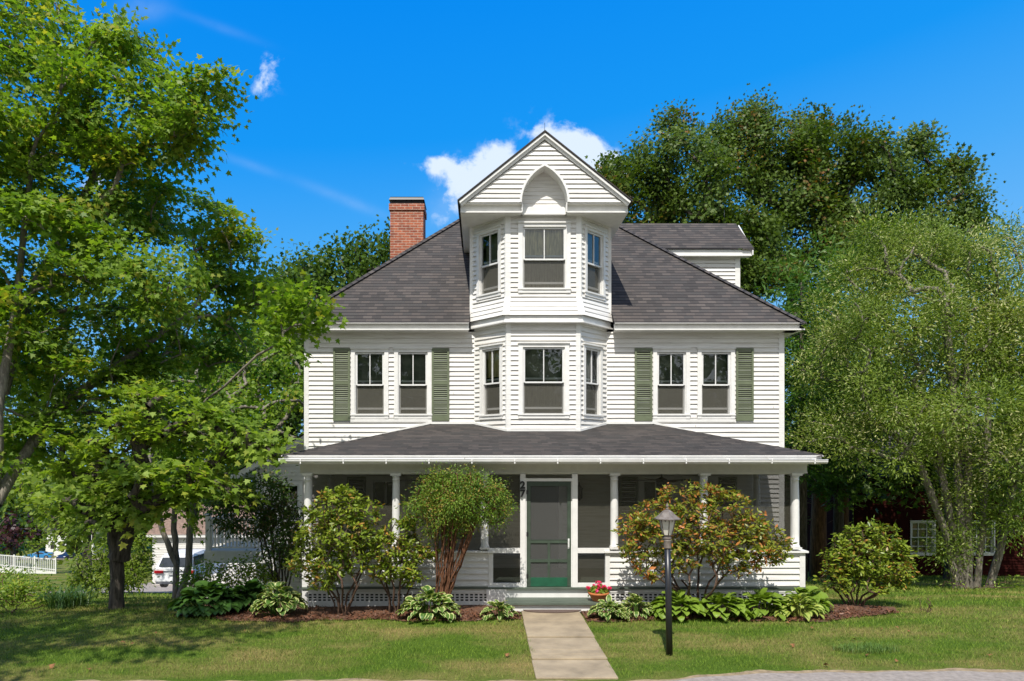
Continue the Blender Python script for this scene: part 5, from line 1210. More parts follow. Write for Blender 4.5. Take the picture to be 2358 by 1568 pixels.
# ---- hostas: every leaf a curved blade with a margin
def hosta_mats(nm, mid, edge):
    a, b = leaf_mat(nm+'_leaf', mid[0], mid[1], None, trans=.25, nscale=3, rough=.4), leaf_mat(nm+'_margin', edge[0], edge[1], None, trans=.25, nscale=3, rough=.45)
    return [a, b]
h_green = hosta_mats('green_hosta', ((.05, .12, .012), (.12, .22, .025)), ((.06, .13, .015), (.13, .23, .03)))
h_lime = hosta_mats('lime_hosta', ((.12, .20, .02), (.23, .33, .04)), ((.13, .21, .025), (.24, .34, .05)))
h_var = hosta_mats('variegated_hosta', ((.05, .12, .02), (.12, .20, .035)), ((.42, .47, .15), (.62, .62, .30)))
h_dark = hosta_mats('dark_hosta', ((.03, .085, .015), (.085, .17, .03)), ((.024, .065, .013), (.06, .12, .024)))
h_yel = hosta_mats('yellow_hosta', ((.26, .32, .05), (.45, .48, .12)), ((.13, .21, .03), (.2, .3, .05)))
def hosta(label, x, y, w, h, Y, mats, n=60, L=.2, seed=0, group=None, wid=.36, depth=.8):
    """clump whose base line is seen at (x, y), w px wide, h px tall"""
    r = np.random.default_rng(seed); c = P(x, y, Y); z0 = gz1(c.x, Y); Wm, Hm = w*Y/F/2, h*Y/F
    root = thing('hosta', (c.x, Y, z0), label, 'plant', group)
    K = 7; J = 5
    VV, FF, MM = [], [], []; k0 = 0
    ts = np.linspace(0, 1, K); prof = np.sin(np.pi*np.clip(ts*.94+.03, 0, 1)**.75)**.8; prof[0] = .06; prof[-1] = .02
    us = np.array([-1, -.72, 0, .72, 1])
    st_ = MB()
    for i in range(n):
        a = r.random()*2*np.pi; rho = r.random()**.55; el = (1-rho)*.95+.08
        d = np.array([math.cos(a), math.sin(a)*depth, 0]); d /= np.linalg.norm(d)
        l = L*(.75+.5*r.random()); wd_ = l*wid
        base = np.array([c.x, Y, z0])+d*np.array([Wm, Wm*depth, 0])*rho*.82
        zt_ = Hm*(.35+.65*(1-rho**2))*(.7+.4*r.random())
        up_ = np.array([0, 0, 1.0]); s = ts*l
        pitch = .35+.9*el-1.5*ts**1.1*(.6+.5*rho)+r.normal()*.15
        dz_ = np.cumsum(np.sin(pitch))*l/K; dr = np.cumsum(np.cos(pitch))*l/K
        side = np.array([-d[1], d[0], 0])
        mid = base+np.array([0, 0, zt_])+d*dr[:, None]-d*l*.3+up_*dz_[:, None]
        nrm = -np.sin(pitch)[:, None]*d+np.cos(pitch)[:, None]*up_
        roll = r.normal()*.25
        for k in range(K):
            for u in us: VV.append(mid[k]+side*(u*wd_*prof[k])+nrm[k]*(abs(u)*.22*wd_*prof[k]+u*roll*wd_*prof[k]+.03*l*math.sin(u*9+k*2.1)*abs(u)))
        for k in range(K-1):
            for j in range(J-1):
                p = k0+k*J+j; FF.append((p, p+1, p+J+1, p+J)); MM.append(1 if j in (0, J-2) else 0)
        k0 += K*J
        if i % 3 == 0: st_.tube([(c.x+(base[0]-c.x)*.3, Y+(base[1]-Y)*.3, z0), tuple(mid[0])], .006, 4, cap=False)
    VV = np.array(VV); VV[:, 2] = np.maximum(VV[:, 2], ground(VV[:, 0], VV[:, 1])+.02)
    np_mesh('foliage', VV, 4, mats, root, midx=np.array(MM), smooth=True, faces=np.array(FF))
    st_.build('stalk', mats[0], root)
    return root
hosta('large dark green hosta clump in the shade at the left end of the bed', 480, 1415, 175, 52, 12.9, h_dark, 210, .25, 1)
hosta('second dark green hosta clump nearer the house, behind the white-edged one', 575, 1385, 130, 48, 13.3, h_dark, 150, .24, 2)
hosta('broad white-edged hosta at the left corner of the porch', 640, 1420, 140, 60, 12.7, h_var, 150, .19, 3)
hosta('white-edged hosta at the foot of the red-stemmed shrub', 990, 1425, 160, 56, 12.35, h_var, 170, .18, 4, wid=.33)
hosta('small white-edged hosta left of the step', 1150, 1418, 90, 32, 12.4, h_var, 90, .15, 5, wid=.26)
hosta('white-edged hosta right of the step below the flower pot', 1402, 1420, 100, 34, 12.35, h_var, 120, .17, 6, wid=.26)
hosta('pale-edged hosta between the flower pot and the lamp post', 1465, 1412, 100, 40, 12.5, h_var, 100, .16, 7, wid=.24)
hosta('bright green hosta behind the lamp post', 1560, 1425, 150, 44, 12.45, h_lime, 120, .23, 8)
hosta('wide bright green hosta right of the lamp post, middle of the right bed', 1660, 1425, 150, 42, 12.5, h_lime, 120, .24, 9)
hosta('bright green hosta beside the yellow-leaved one, below the porch wall', 1755, 1418, 135, 42, 12.6, h_lime, 110, .24, 10)
hosta('yellow-leaved hosta at the right end of the bed', 1840, 1420, 125, 42, 12.5, h_yel, 140, .2, 11, wid=.2)
hosta('bright green hosta behind the yellow one at the porch corner', 1850, 1395, 125, 42, 13.0, h_lime, 90, .24, 12)
# fern-like fine leaved patch left of house, iris clumps, weeds
def blades(name, label, cat, x, y, w, Y, n, h, mat_, seed, width=.012, kind=None, lean=.5, depth=None):
    r = np.random.default_rng(seed); c = P(x, y, Y); Wm = w*Y/F/2; D_ = depth or Wm
    a = r.random(n)*6.283; q = r.random(n)**.5; bx = c.x+np.cos(a)*q*Wm; by = Y+np.sin(a)*q*D_; bz = ground(bx, by)
    az = r.random(n)*6.283; L = h*(.6+.6*r.random(n)); ln = lean*(.3+r.random(n)); d = np.stack([np.cos(az), np.sin(az), 0*az], 1); s = np.stack([-np.sin(az), np.cos(az), 0*az], 1)*width*.5
    b = np.stack([bx, by, bz-.01], 1); V = []
    for t, wv in ((0, 1), (.5, .9), (.85, .5)):
        m_ = b+d*(L*ln*t**2)[:, None]; m_ = m_.copy(); m_[:, 2] += L*(t-.28*ln*t**3)
        V += [m_-s*wv, m_+s*wv]
    tip = b+d*(L*ln)[:, None]; tip = tip.copy(); tip[:, 2] += L*(1-.35*ln); V += [tip-s*.05, tip+s*.05]
    V = np.stack(V, 1)  # n,8,3
    base = (np.arange(n)*8)[:, None]; F_ = np.concatenate([base+np.array(f) for f in ((0, 1, 3, 2), (2, 3, 5, 4), (4, 5, 7, 6))])
    o = np_mesh(name, V.reshape(-1, 3), 4, mat_, None, faces=F_)
    return meta(o, label, cat, kind=kind)
m_iris = leaf_mat('iris_leaf', (.03, .08, .02), (.08, .15, .04), None, trans=.25, nscale=3)
m_tuft = leaf_mat('tuft_leaf', (.05, .12, .02), (.16, .24, .05), None, trans=.2, nscale=3)
blades('iris_clump', 'clump of long dark iris leaves at the left edge of the lawn', 'plant', 160, 1392, 85, 14.2, 300, .50, m_iris, 1, .016, lean=.95)
blades('grass_tuft', 'coarse dark tuft of onion grass in the right lawn', 'plant', 1995, 1515, 150, 10.35, 620, .13, m_tuft, 3, .006, lean=.8, depth=.2)
tree('perennial_bush', 'low leafy green plants in the bed at the bottom left', 'plant', [(30, 1385, 48, 15), (85, 1375, 42, 15.2), (20, 1345, 38, 16), (60, 1345, 30, 15.6), (115, 1395, 34, 14.6), (-10, 1400, 50, 14.6)], (P(50, 1410, 15).x, 15), m_lsmall, m_barkb, per=170, nl=50, cr=.13, size=.08, tmpl=OVAL, r0=.012, stems=stemset(P(50, 1410, 15).x, 15, 7, .5, .3, 2), gmin=.02, seed=90, layer=1, crownname='foliage', stemname='stem', rmin=.003)
tree('perennial_bush', 'low pale groundcover at the very left edge of the lawn', 'plant', [(20, 1440, 26, 13.3), (70, 1425, 24, 13.6), (-20, 1440, 30, 13.4)], (P(30, 1450, 13.4).x, 13.4), m_lbright, m_barkb, per=130, nl=14, cr=.08, size=.06, tmpl=OVAL, r0=.008, stems=stemset(P(30, 1450, 13.4).x, 13.4, 5, .4, .12, 2), gmin=.02, seed=91, layer=1, crownname='foliage', stemname='stem', rmin=.003)
tree('perennial_bush', 'bushy green plants behind the dark hostas beside the deck', 'plant', [(590, 1300, 32, 15.4), (540, 1320, 36, 15.3), (480, 1320, 32, 15.3), (440, 1335, 30, 15.2), (600, 1330, 32, 15)], (P(540, 1370, 15.2).x, 15.2), m_lsmall, m_barkb, per=140, nl=45, cr=.12, size=.085, tmpl=OVAL, r0=.012, stems=stemset(P(540, 1370, 15.2).x, 15.2, 7, .7, .4, 2), gmin=.02, seed=92, layer=1, crownname='foliage', stemname='stem', rmin=.003)
tree('seedling', 'thin seedling growing from the mulch right of the rounded rhododendron', 'plant', [(2130, 1380, 12, 13.0), (2122, 1400, 9, 13), (2140, 1395, 8, 13)], (P(2130, 1420, 13).x, 13.0), m_lrh, m_barkb, per=300, nl=8, cr=.05, size=.04, tmpl=OVAL, r0=.008, stems=stemset(P(2130, 1420, 13).x, 13.0, 3, .05, .15, 2), gmin=.02, seed=93, rosette=True, crownname='foliage', stemname='stem', rmin=.002)
tree('perennial_bush', 'weeds and shoots around the foot of the multi-stemmed tree', 'plant', [(2160, 1345, 22, 18.2), (2210, 1350, 20, 18), (2280, 1345, 24, 18), (2320, 1335, 18, 18.2)], (P(2240, 1360, 18.1).x, 18.1), m_lsmall, m_barkb, per=60, nl=14, cr=.1, size=.08, tmpl=OVAL, r0=.01, stems=stemset(P(2240, 1360, 18.1).x, 18.1, 5, .8, .2, 2), gmin=.02, seed=94, layer=1, crownname='foliage', stemname='stem', rmin=.003)
# ---- grass
def grass():
    r = np.random.default_rng(11); XY = []
    for (x0, x1, y0, y1, dn) in ((-8.5, 9.5, 8.95, 10.5, 2100), (-9.5, 11, 10.5, 12.6, 1300), (-12, 13, 12.6, 15, 800), (-14, 15, 15, 20, 330), (-20, 19, 20, 30, 80)):
        n = int((x1-x0)*(y1-y0)*dn); XY.append(np.stack([x0+(x1-x0)*r.random(n), y0+(y1-y0)*r.random(n)], 1))
    q = np.concatenate(XY); x, y = q[:, 0], q[:, 1]
    e = np.array([road_edge(v) for v in np.linspace(-20, 20, 800)]); ed = np.interp(x, np.linspace(-20, 20, 800), e)+.07+.09*np.sin(x*5.1)*.5
    ok = y > ed+.09*r.random(len(x))
    ed2 = y-ed; ok &= r.random(len(x)) < np.clip(.12+ed2*3.2, 0, 1)
    sx = .035*(12.9-y)/3.9
    ok &= ~((x > .775-sx+.03*np.sin(y*23)) & (x < 1.765-sx+.03*np.sin(y*19)) & (y < 13))
    bl = 12.28+.10*np.sin(x*2.1)+.05*np.sin(x*6)+.25*np.maximum(0, -x-4.6); br = 12.25+.10*np.sin(x*1.7+1)+.05*np.sin(x*5)+.30*np.maximum(0, x-6)
    ok &= ~((x > -5.55) & (x < .72) & (y > bl) & (y < 14)); ok &= ~((x > 1.82) & (x < 7.75) & (y > br) & (y < 13.6))
    ok &= ~((x > -4.1) & (x < 6.9) & (y > 13.4)); x, y = x[ok], y[ok]; n = len(x)
    patch = .5+.5*np.sin(x*1.3+np.sin(y*2.1)*1.5)*np.sin(y*1.9+x*.6)
    tuft = np.clip(np.sin(x*9.1+3*np.sin(y*4.3))*np.sin(y*11.3+2*np.sin(x*5.9)), 0, 1)
    h = (.024+.036*r.random(n)**1.5)*(.65+.5*patch+.6*tuft)*(1+.2*(y-9)/6); wd_ = (.0042+.0012*(y-9))*(.7+.6*r.random(n)); az = r.random(n)*6.283
    s = np.stack([np.cos(az), np.sin(az), 0*az], 1)*wd_[:, None]*.5; la = r.random(n)*6.283; ln = np.stack([np.cos(la), np.sin(la), 0*la], 1)*(h*(.3+.7*r.random(n)))[:, None]
    b = np.stack([x, y, ground(x, y)], 1); t = b+ln; t[:, 2] += h
    V = np.stack([b-s, b+s, t], 1).reshape(-1, 3); o = np_mesh('grass', V, 3, m_grass); print('grass', n)
    return meta(o, 'short mown green lawn grass with dry straw patches', 'grass', kind='stuff')
grass()
r = np.random.default_rng(19); n = 16000
x = np.concatenate([r.uniform(-5.5, .68, n//2), r.uniform(1.86, 7.7, n//2)]); y = r.uniform(12.15, 13.5, n)
bl = np.where(x < 1.2, 12.28+.10*np.sin(x*2.1)+.05*np.sin(x*6)+.25*np.maximum(0, -x-4.6), 12.25+.10*np.sin(x*1.7+1)+.05*np.sin(x*5)+.30*np.maximum(0, x-6))
k = y > bl-.06*r.random(n); x, y = x[k], y[k]; n = len(x)
leaves('mulch_chips', np.stack([x, y, ground(x, y)+.022+.02*r.random(n)], 1), unit(r.normal(size=(n, 3))*.55+np.array([0, 0, 1])), unit(r.normal(size=(n, 3))*np.array([1, 1, .2])), .05*(.5+r.random(n)), np.array([(-.2, 0), (.2, .05), (.16, 1), (-.18, .9)]), leaf_mat('bark_chip', (.04, .02, .012), (.20, .085, .045), None, trans=0), None)
meta(bpy.data.objects['mulch_chips'], 'loose red-brown bark chips covering the planting beds', 'mulch', kind='stuff')
# fallen leaves
m_dry = mat('dry_leaf', (.30, .13, .04), .8, noise=.3, nscale=20)
r = np.random.default_rng(77)
lb = MB(); first = None
for k in range(26):
    x, y = r.uniform(-6.5, 7.5), r.uniform(9.25, 12.2)
    if .6 < x < 1.9: continue
    if first is None:
        lb = MB(); lb.poly([(p[0]*.075, (p[1]-.4)*.075, .012*math.sin(p[0]*5+p[1]*3)+.01) for p in MAPLE]); o = lb.build('fallen_leaf', m_dry); first = o
    else: o = first.copy(); C.objects.link(o)
    o.location = (x, y, gz1(x, y)+.03); o.rotation_euler = (r.normal()*.25, r.normal()*.25, r.random()*6.28); s = .7+.7*r.random(); o.scale = (s, s, s)
    meta(o, 'dry brown maple leaf lying on the mown lawn', 'leaf', 'fallen leaves on the lawn')

# ================================================================== OBJECTS
# lamp post
LX, LY = 2.735, 10.13
lp = thing('lamp_post', (LX, LY, 0), 'black garden lamp post with a weathered lantern, standing in the right lawn', 'lamp post')
m_post = mat('black_post_paint', (.02, .02, .022), .35, noise=.1, nscale=5)
m_old = mat('weathered_bronze', (.12, .095, .075), .6, noise=.25, nscale=14, col2=(.21, .185, .16))
m_frost = mat('frosted_lamp_glass', (.62, .60, .50), .35, noise=.06, nscale=4)
dxl = -.045
def lx(z): return LX+dxl*z/2.2
w = MB(); w.tube([(LX, LY, -.1), (lx(.8), LY, .8), (lx(1.56), LY, 1.565)], [.048, .046, .044], 20); w.build('post', m_post, lp)
w = MB(); X = lx(1.6); w.lathe((X, LY, 1.555), [(.052, 0), (.055, .01), (.052, .02), (.052, .10), (.056, .11), (.056, .125), (.040, .13)], 20); w.build('collar', m_old, lp)
w = MB(); X = lx(1.7); w.lathe((X, LY, 1.68), [(.040, 0), (.058, .012), (.060, .03), (.045, .045), (.05, .06), (.07, .075)], 20); w.build('lantern_base', m_old, lp)
w = MB(); w.lathe((X, LY, 1.75), [(.062, 0), (.075, .05), (.094, .12), (.108, .19), (.112, .24)], 6, smooth=False, rot=math.pi/6); w.build('lamp_glass', m_frost, lp)
w = MB()
for k in range(6):
    a = math.pi/6+k*math.pi/3
    w.tube([(X+r_*math.cos(a), LY+r_*math.sin(a), 1.75+z_) for r_, z_ in ((.066, 0), (.079, .05), (.098, .12), (.112, .19), (.116, .25))], .008, 5)
w.lathe((X, LY, 1.975), [(.118, 0), (.122, .01), (.122, .022), (.11, .024)], 6, smooth=False, rot=math.pi/6)
for k in range(6):
    a = k*math.pi/3; a0, a1 = a-math.pi/6, a+math.pi/6; p0 = Vector((X+.119*math.cos(a0), LY+.119*math.sin(a0), 1.985)); p1 = Vector((X+.119*math.cos(a1), LY+.119*math.sin(a1), 1.985))
    pts = [p0, p1]+[p1+(p0-p1)*t-Vector((0, 0, .045*(1-abs(math.sin(2*math.pi*t/1.0))*.9))) for t in (.05, .15, .25, .4, .5, .6, .75, .85, .95)]
    w.poly(pts)
w.build('lantern_frame', m_old, lp)
w = MB(); w.lathe((X, LY, 1.99), [(.195, -.012), (.197, 0), (.150, .030), (.112, .062), (.075, .10), (.04, .122), (.022, .13)], 6, smooth=False, rot=math.pi/6); w.build('lantern_roof', m_old, lp)
w = MB(); w.lathe((X, LY, 2.12), [(.022, 0), (.026, .01), (.012, .02), (.016, .032), (.024, .045), (.018, .065), (.008, .08), (.002, .10)], 14); w.build('finial', m_old, lp)
# flower pot with geraniums
fx, fy = 2.20, 13.12
fp = thing('flower_pot', (fx, fy, .165), 'terracotta bowl of red and pink geraniums on the right end of the step', 'flower pot')
w = MB(); w.lathe((fx, fy, .167), [(.10, 0), (.115, .01), (.165, .09), (.195, .13), (.20, .135), (.20, .165), (.185, .168), (.18, .15)], 26); w.build('pot', m_terra, fp)
r = np.random.default_rng(8); n = 420; d = unit(r.normal(size=(n, 3))+np.array([0, 0, .6])); pos = np.array([fx, fy, .33])+d*np.array([.21, .16, .13])*(r.random(n)**.4)[:, None]
leaves('foliage', pos, unit(d+r.normal(0, .5, (n, 3))), unit(r.normal(size=(n, 3))), .05*(.7+.6*r.random(n)), OVAL*np.array([2, 1]), m_lsmall, fp)
m_fl = leaf_mat('geranium_petal', (.55, .01, .05), (.85, .03, .12), (.85, .10, .40), .3, 9, .25)
cs = []
for k in range(15): a = r.random()*6.28; q = r.random()**.6*.26; cs.append((fx+q*math.cos(a), fy+q*math.sin(a)*.6, .45+.10*r.random()-.32*q))
cs = np.array(cs); n = 15*26; i = np.arange(n) % 15; d = unit(r.normal(size=(n, 3))+np.array([0, -.2, .3])); pos = cs[i]+d*.030
leaves('blossoms', pos, d, unit(r.normal(size=(n, 3))), .026*(.7+.6*r.random(n)), OVAL*np.array([2.4, 1]), m_fl, fp)
w = MB()
for c in cs: w.tube([(fx+(c[0]-fx)*.4, fy+(c[1]-fy)*.4, .33), tuple(c)], .003, 4)
w.build('stems', m_lsmall, fp)

# cars
def car(label, x, Y, yaw, L, Wd, H, paint, kind='suv', z=None, name='parked_car', group=None):
    X = P(x, 0, Y).x; z0 = gz1(X, Y) if z is None else z
    root = thing(name, (0, 0, 0), label, 'car', group)
    hw = Wd/2
    if kind == 'suv': top = [(-.98, .42), (-.99, .62), (-.965, .66), (-.93, .78), (-.86, .93), (-.70, .985), (-.2, 1.0), (.12, .97), (.30, .82), (.42, .665), (.62, .64), (.86, .59), (.95, .5), (.99, .36), (.985, .2), (-.97, .2), (-1.0, .27)]
    else: top = [(-.97, .5), (-.98, .66), (-.9, .74), (-.62, .78), (-.42, .93), (-.12, 1.0), (.12, .95), (.42, .68), (.7, .60), (.9, .5), (.99, .36), (.98, .15), (-.95, .15), (-.98, .3)]
    def sec(f, zf): return (f*L/2, zf*H)
    # body as cross sections across the width: lower body full width, cabin tapers in
    w = MB()
    lo = [sec(f, min(zf, .66)) for f, zf in top]
    def hwid(zf, f): return hw*(1-.04*abs(f)**3)*(1 if zf < .62 else 1-.62*(zf-.62)/.38*.42)
    ptsL = [(f*L/2, -hwid(zf, f), zf*H) for f, zf in top]; ptsR = [(f*L/2, hwid(zf, f), zf*H) for f, zf in top]
    w.poly(ptsL[::-1]); w.poly(ptsR)
    for k in range(len(top)):
        k2 = (k+1) % len(top); w.poly([ptsL[k], ptsL[k2], ptsR[k2], ptsR[k]], smooth=False)
    b = w.build('body', paint, root, bevel=.05)
    g = MB()
    if kind == 'suv':
        g.poly([(-.985*L/2, -hw*.80, .67*H), (-.985*L/2, hw*.80, .67*H), (-.885*L/2, hw*.70, .91*H), (-.885*L/2, -hw*.70, .91*H)])
        for s in (-1, 1):
            for f0, f1, t0, t1 in ((-.86, -.52, -.80, -.52), (-.48, -.06, -.48, -.06), (-.02, .34, -.02, .20)):
                z0_, z1_ = .67*H, .91*H; g.poly([(f0*L/2, s*(hwid(.67, f0)+.012), z0_), (f1*L/2, s*(hwid(.67, f1)+.012), z0_), (t1*L/2, s*(hwid(.91, t1)+.012), z1_), (t0*L/2, s*(hwid(.91, t0)+.012), z1_)][::s])
        g.poly([(.44*L/2, -hw*.86, .67*H), (.44*L/2, hw*.86, .67*H), (.16*L/2, hw*.74, .95*H), (.16*L/2, -hw*.74, .95*H)])
    else:
        for s in (-1, 1): g.poly([(-.5*L/2, s*(hwid(.7, 0)+.01), .72*H), (.3*L/2, s*(hwid(.7, 0)+.01), .70*H), (.05*L/2, s*(hwid(.92, 0)+.01), .93*H), (-.3*L/2, s*(hwid(.92, 0)+.01), .93*H)][::s])
        g.poly([(.40*L/2+.02, -hw*.85, .70*H), (.40*L/2+.02, hw*.85, .70*H), (.14*L/2, hw*.7, .96*H), (.14*L/2, -hw*.7, .96*H)])
        g.poly([(-.62*L/2-.02, -hw*.8, .79*H), (-.62*L/2-.02, hw*.8, .79*H), (-.42*L/2, hw*.7, .95*H), (-.42*L/2, -hw*.7, .95*H)])
    g.build('window', m_carglass, root)
    for f in (-.62, .62):
        for s in (-1, 1):
            q = MB(); q.frame((f*L/2, s*(hw-.10), H*.2 if kind == 'suv' else H*.26), (1, 0, 0), (0, s, 0)); R = .2*H if kind == 'suv' else .26*H
            n = 22
            for (ra, b0, b1) in ((R, -.1, .11),): q.prism([(ra*math.cos(2*math.pi*t/n), b0, ra*math.sin(2*math.pi*t/n)) for t in range(n)], (0, b1-b0, 0))
            wh = q.build('wheel', m_black, root)
            q = MB(); q.frame((f*L/2, s*(hw-.10), H*.2 if kind == 'suv' else H*.26), (1, 0, 0), (0, s, 0)); q.prism([(R*.62*math.cos(2*math.pi*t/n), .105, R*.62*math.sin(2*math.pi*t/n)) for t in range(n)], (0, .015, 0)); q.build('rim', m_rim, wh)
    for s in (-1, 1):
        q = MB(); zf = .53; q.box(-1.005*L/2, -.93*L/2, min(s*hw*.55, s*hw*1.01), max(s*hw*.55, s*hw*1.01), (zf-.045)*H, (zf+.035)*H); q.build('taillight', m_tail, root)
        q = MB(); q.box(.90*L/2, .985*L/2, min(s*hw*.62, s*hw*.97), max(s*hw*.62, s*hw*.97), .47*H, .53*H); q.build('headlight', m_sash, root)
    q = MB(); q.box(-1.012*L/2, -.98*L/2, -.26, .26, .445*H, .51*H); q.build('licence_plate', m_sash, root)
    q = MB(); q.box(-1.02*L/2, -.97*L/2, -hw*.92, hw*.92, .19*H, .25*H); q.box(-1.006*L/2, -.98*L/2, -hw*.55, hw*.55, .545*H, .555*H); q.build('bumper_trim', m_rim, root)
    root.location = (X, Y, z0); root.rotation_euler = (0, 0, yaw)
    return root
m_carglass = mat('car_glass', (.02, .025, .03), .05, noise=0, spec=.9); m_rim = mat('alloy', (.35, .35, .36), .3, metal=.8, noise=0); m_tail = mat('red_lens', (.42, .01, .015), .2, noise=0)
m_carw = mat('white_car_paint', (.80, .80, .79), .2, noise=.01); m_carb = mat('blue_car_paint', (.03, .20, .42), .2, noise=.02); m_card = mat('navy_car_paint', (.01, .02, .06), .2, noise=.02)
car('large white sport utility car parked on the drive left of the house, seen from behind', 446, 38.5, math.radians(90), 5.0, 2.0, 1.85, m_carw, z=-4.08)
car('light blue low car parked far off on the road', 88, 125, math.radians(200), 4.6, 1.95, 1.25, m_carb, 'low')
car('dark blue car parked far off, right of the light blue one', 165, 120, math.radians(255), 4.6, 1.9, 1.5, m_card, 'suv')
# far road
w = MB(); pts = [(-70, 112), (-130, 116), (-130, 130), (-70, 126), (-30, 124), (-30, 110)]
w.poly([(x, y, gz1(x, y)+.12) for x, y in pts][::-1]); meta(w.build('far_road', m_conc), kind='structure')
# driveway under the white car
w = MB()
ys_ = np.linspace(33, 50, 18)
for a, b in zip(ys_[:-1], ys_[1:]):
    for u in range(6):
        x0, x1 = -22+u*2.6, -22+(u+1)*2.6; w.poly([(x0, a, gz1(x0, a)+.03), (x1, a, gz1(x1, a)+.03), (x1, b, gz1(x1, b)+.03), (x0, b, gz1(x0, b)+.03)])
meta(w.build('driveway', m_asph), kind='structure')
# garage
GYY = 44
g0, g1 = P(352, 0, GYY).x, P(640, 0, GYY).x; gzb, gzt = gz1(-18, GYY)-.3, wz(1232, GYY)
ga = thing('garage', ((g0+g1)/2, GYY, gzb), 'white garage with an arched-window door and brown roof behind the parked white car', 'garage')
w = MB().frame(*FR(GYY)); siding(w, gzb, gzt, g0, g1, [(gzb, gzb+2.6, g0+1.2, g0+4.0)]); w.frame((g0, GYY, 0), (0, 1, 0), (-1, 0, 0)); siding(w, gzb, gzt, 0, 6); w.build('wall', m_sid, ga)
w = MB().frame(*FR(GYY)); w.box(g0+1.2, g0+4.0, -.1, -.05, gzb, gzb+2.6)
for k in range(4): w.box(g0+1.2, g0+4.0, -.05, -.04, gzb+.6*k+.02, gzb+.6*k+.57)
gd = w.build('garage_door', m_white, ga)
w = MB().frame(*FR(GYY))
for k in range(4):
    xa = g0+1.35+k*.65; hh = (.36, .5, .5, .36)[k]; w.poly([(xa, -.03, gzb+1.95), (xa+.55, -.03, gzb+1.95), (xa+.55, -.03, gzb+1.95+(hh if k < 2 else hh-.1)), (xa, -.03, gzb+1.95+(hh-.1 if k < 2 else hh))])
w.build('pane', m_dark, gd)
w = MB().frame(*FR(GYY))
w.box(g0+1.1, g0+1.22, -.02, .03, gzb, gzb+2.7); w.box(g0+3.98, g0+4.1, -.02, .03, gzb, gzb+2.7); w.box(g0+1.1, g0+4.1, -.02, .03, gzb+2.6, gzb+2.75); w.box(g0-.3, g1, .25, .29, gzt-.12, gzt+.08); w.box(g0-.02, g0+.12, -.01, .03, gzb, gzt); w.build('trim', m_white, ga)
w = MB(); slope(w, [(g0-.3, GYY-.32, gzt+.06), (g1, GYY-.32, gzt+.06), (g1, GYY+3, gzt+1.7), (g0-.3, GYY+3, gzt+1.7)], (g0, GYY, gzt), (1, 0, 0), 0); slope(w, [(g1, GYY+6.3, gzt+.06), (g0-.3, GYY+6.3, gzt+.06), (g0-.3, GYY+3, gzt+1.7), (g1, GYY+3, gzt+1.7)], (g0, GYY, gzt), (-1, 0, 0), 0)
w.build('roof', mat('brown_shingles', (.26, .17, .12), .9, noise=.2, nscale=4), ga)
# white ramp with picket railing
rp0, rp1 = P(-60, 1310, 62), P(128, 1318, 60)
ra = thing('picket_ramp', (rp0.x, 61, gz1(rp0.x, 61)), 'long white picket-railed ramp on the far lawn at the left edge', 'fence')
w = MB(); n = 44; rail = MB()
for k in range(n+1):
    t = k/n; x = rp0.x+(rp1.x-rp0.x)*t; y = 62-2*t; zb_ = gz1(x, y)+.25+.55*(1-t); big_ = k % 11 == 0
    w.box(x-(.06 if big_ else .025), x+(.06 if big_ else .025), y-.03, y+.03, zb_-(.6 if big_ else 0), zb_+(1.15 if big_ else .95))
w.build('baluster', m_white, ra)['kind'] = 'stuff'
za, zb_ = gz1(rp0.x, 62)+.8, gz1(rp1.x, 60)+.25
for dz_, hgt in ((.95, .07), (.08, .06)): rail.prism([(rp0.x, 61.97, za+dz_), (rp1.x, 59.97, zb_+dz_), (rp1.x, 59.97, zb_+dz_+hgt), (rp0.x, 61.97, za+dz_+hgt)], (0, .06, 0))
rail.prism([(rp0.x, 62.05, za-.7), (rp1.x, 60.05, zb_-.35), (rp1.x, 60.05, zb_), (rp0.x, 62.05, za)], (0, .05, 0)); rail.build('handrail', m_white, ra)
# far pale house glimpsed through the leaves
fh = thing('far_house', (P(150, 0, 140).x, 140, gz1(-80, 140)), 'pale far-off house glimpsed through the leaves at the left', 'house')
w = MB(); X0_, X1_ = P(105, 0, 140).x, P(215, 0, 140).x; z_ = gz1(-80, 140); w.box(X0_, X1_, 140, 148, z_-1, z_+5); w.build('wall', m_white, fh)
w = MB(); w.prism([(X0_-.4, 139.6, z_+5), (X0_-.4, 148.4, z_+5), (X0_-.4, 144, z_+8)], (X1_-X0_+.8, 0, 0)); w.build('roof', m_shg, fh)
w = MB()
for k in range(5): w.box(X0_+1+k*1.8, X0_+1.9+k*1.8, 139.95, 139.99, z_+1.4, z_+2.8)
w.build('window', m_dark, fh)
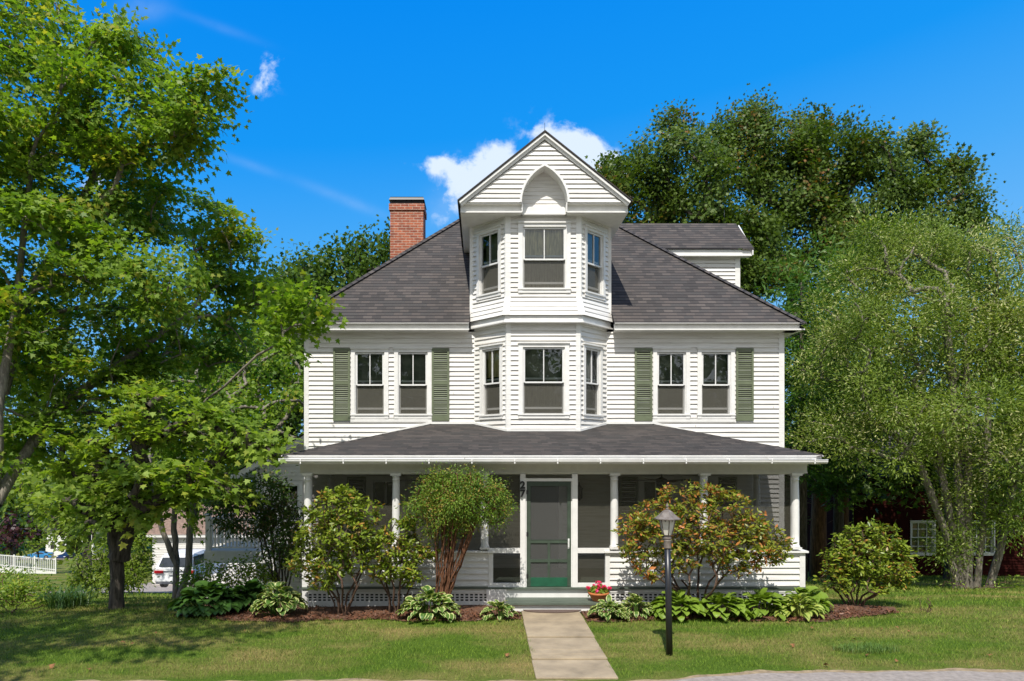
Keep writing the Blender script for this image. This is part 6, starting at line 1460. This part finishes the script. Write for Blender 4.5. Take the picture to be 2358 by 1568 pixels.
# red house at the right
RY_ = 26.6
rh = thing('red_house', (P(2130, 0, RY_).x, RY_, gz1(17, RY_)), 'dark red clapboard house with white windows hidden behind the trees at the right', 'house')
rx0, rx1 = P(1965, 0, RY_).x, P(2560, 0, RY_).x; rz0 = gz1(17, RY_)-.6; rz1 = wz(1090, RY_)
m_red = mat('dark_red_clapboard', (.035, .007, .005), .9, spec=.08, noise=.15, nscale=3)
w = MB().frame(*FR(RY_)); rws = [(2095, 2153), (2228, 2290), (2400, 2460)]; wz0, wz1 = wz(1279, RY_), wz(1200, RY_)
siding(w, rz0, rz1, rx0, rx1, [(wz0+.02, wz1-.02, P(a, 0, RY_).x+.02, P(b, 0, RY_).x-.02) for a, b in rws]); w.frame((rx0, RY_, 0), (0, 1, 0), (-1, 0, 0)); siding(w, rz0, rz1, 0, 7); w.build('wall', m_red, rh)
for a, b in rws:
    x0, x1 = P(a, 0, RY_).x, P(b, 0, RY_).x
    o = window(rh, FR(RY_), x0, x1, wz0, wz1, lower='none', casing=.05, sashbar=False, muntin=False, meet=.5)
    q = MB().frame(*FR(RY_))
    for t in (1/3, 2/3): q.box(x0+(x1-x0)*t-.012, x0+(x1-x0)*t+.012, -.02, .012, wz0+.1, wz1-.04)
    for t in (.27, .77): q.box(x0+.07, x1-.07, -.02, .010, wz0+(wz1-wz0)*t-.012, wz0+(wz1-wz0)*t+.012)
    q.build('muntin', m_white, o)
w = MB(); slope(w, [(rx0-.4, RY_-.4, rz1-.1), (rx1, RY_-.4, rz1-.1), (rx1, RY_+3.6, rz1+2.3), (rx0-.4, RY_+3.6, rz1+2.3)], (rx0, RY_, rz1), (1, 0, 0), 0); slope(w, [(rx1, RY_+7.6, rz1-.1), (rx0-.4, RY_+7.6, rz1-.1), (rx0-.4, RY_+3.6, rz1+2.3), (rx1, RY_+3.6, rz1+2.3)], (rx0, RY_, rz1), (-1, 0, 0), 0); w.prism([(rx0, RY_, rz1-.1), (rx0, RY_+7, rz1-.1), (rx0, RY_+3.6, rz1+2.2)], (.05, 0, 0)); w.build('roof', m_shg, rh)
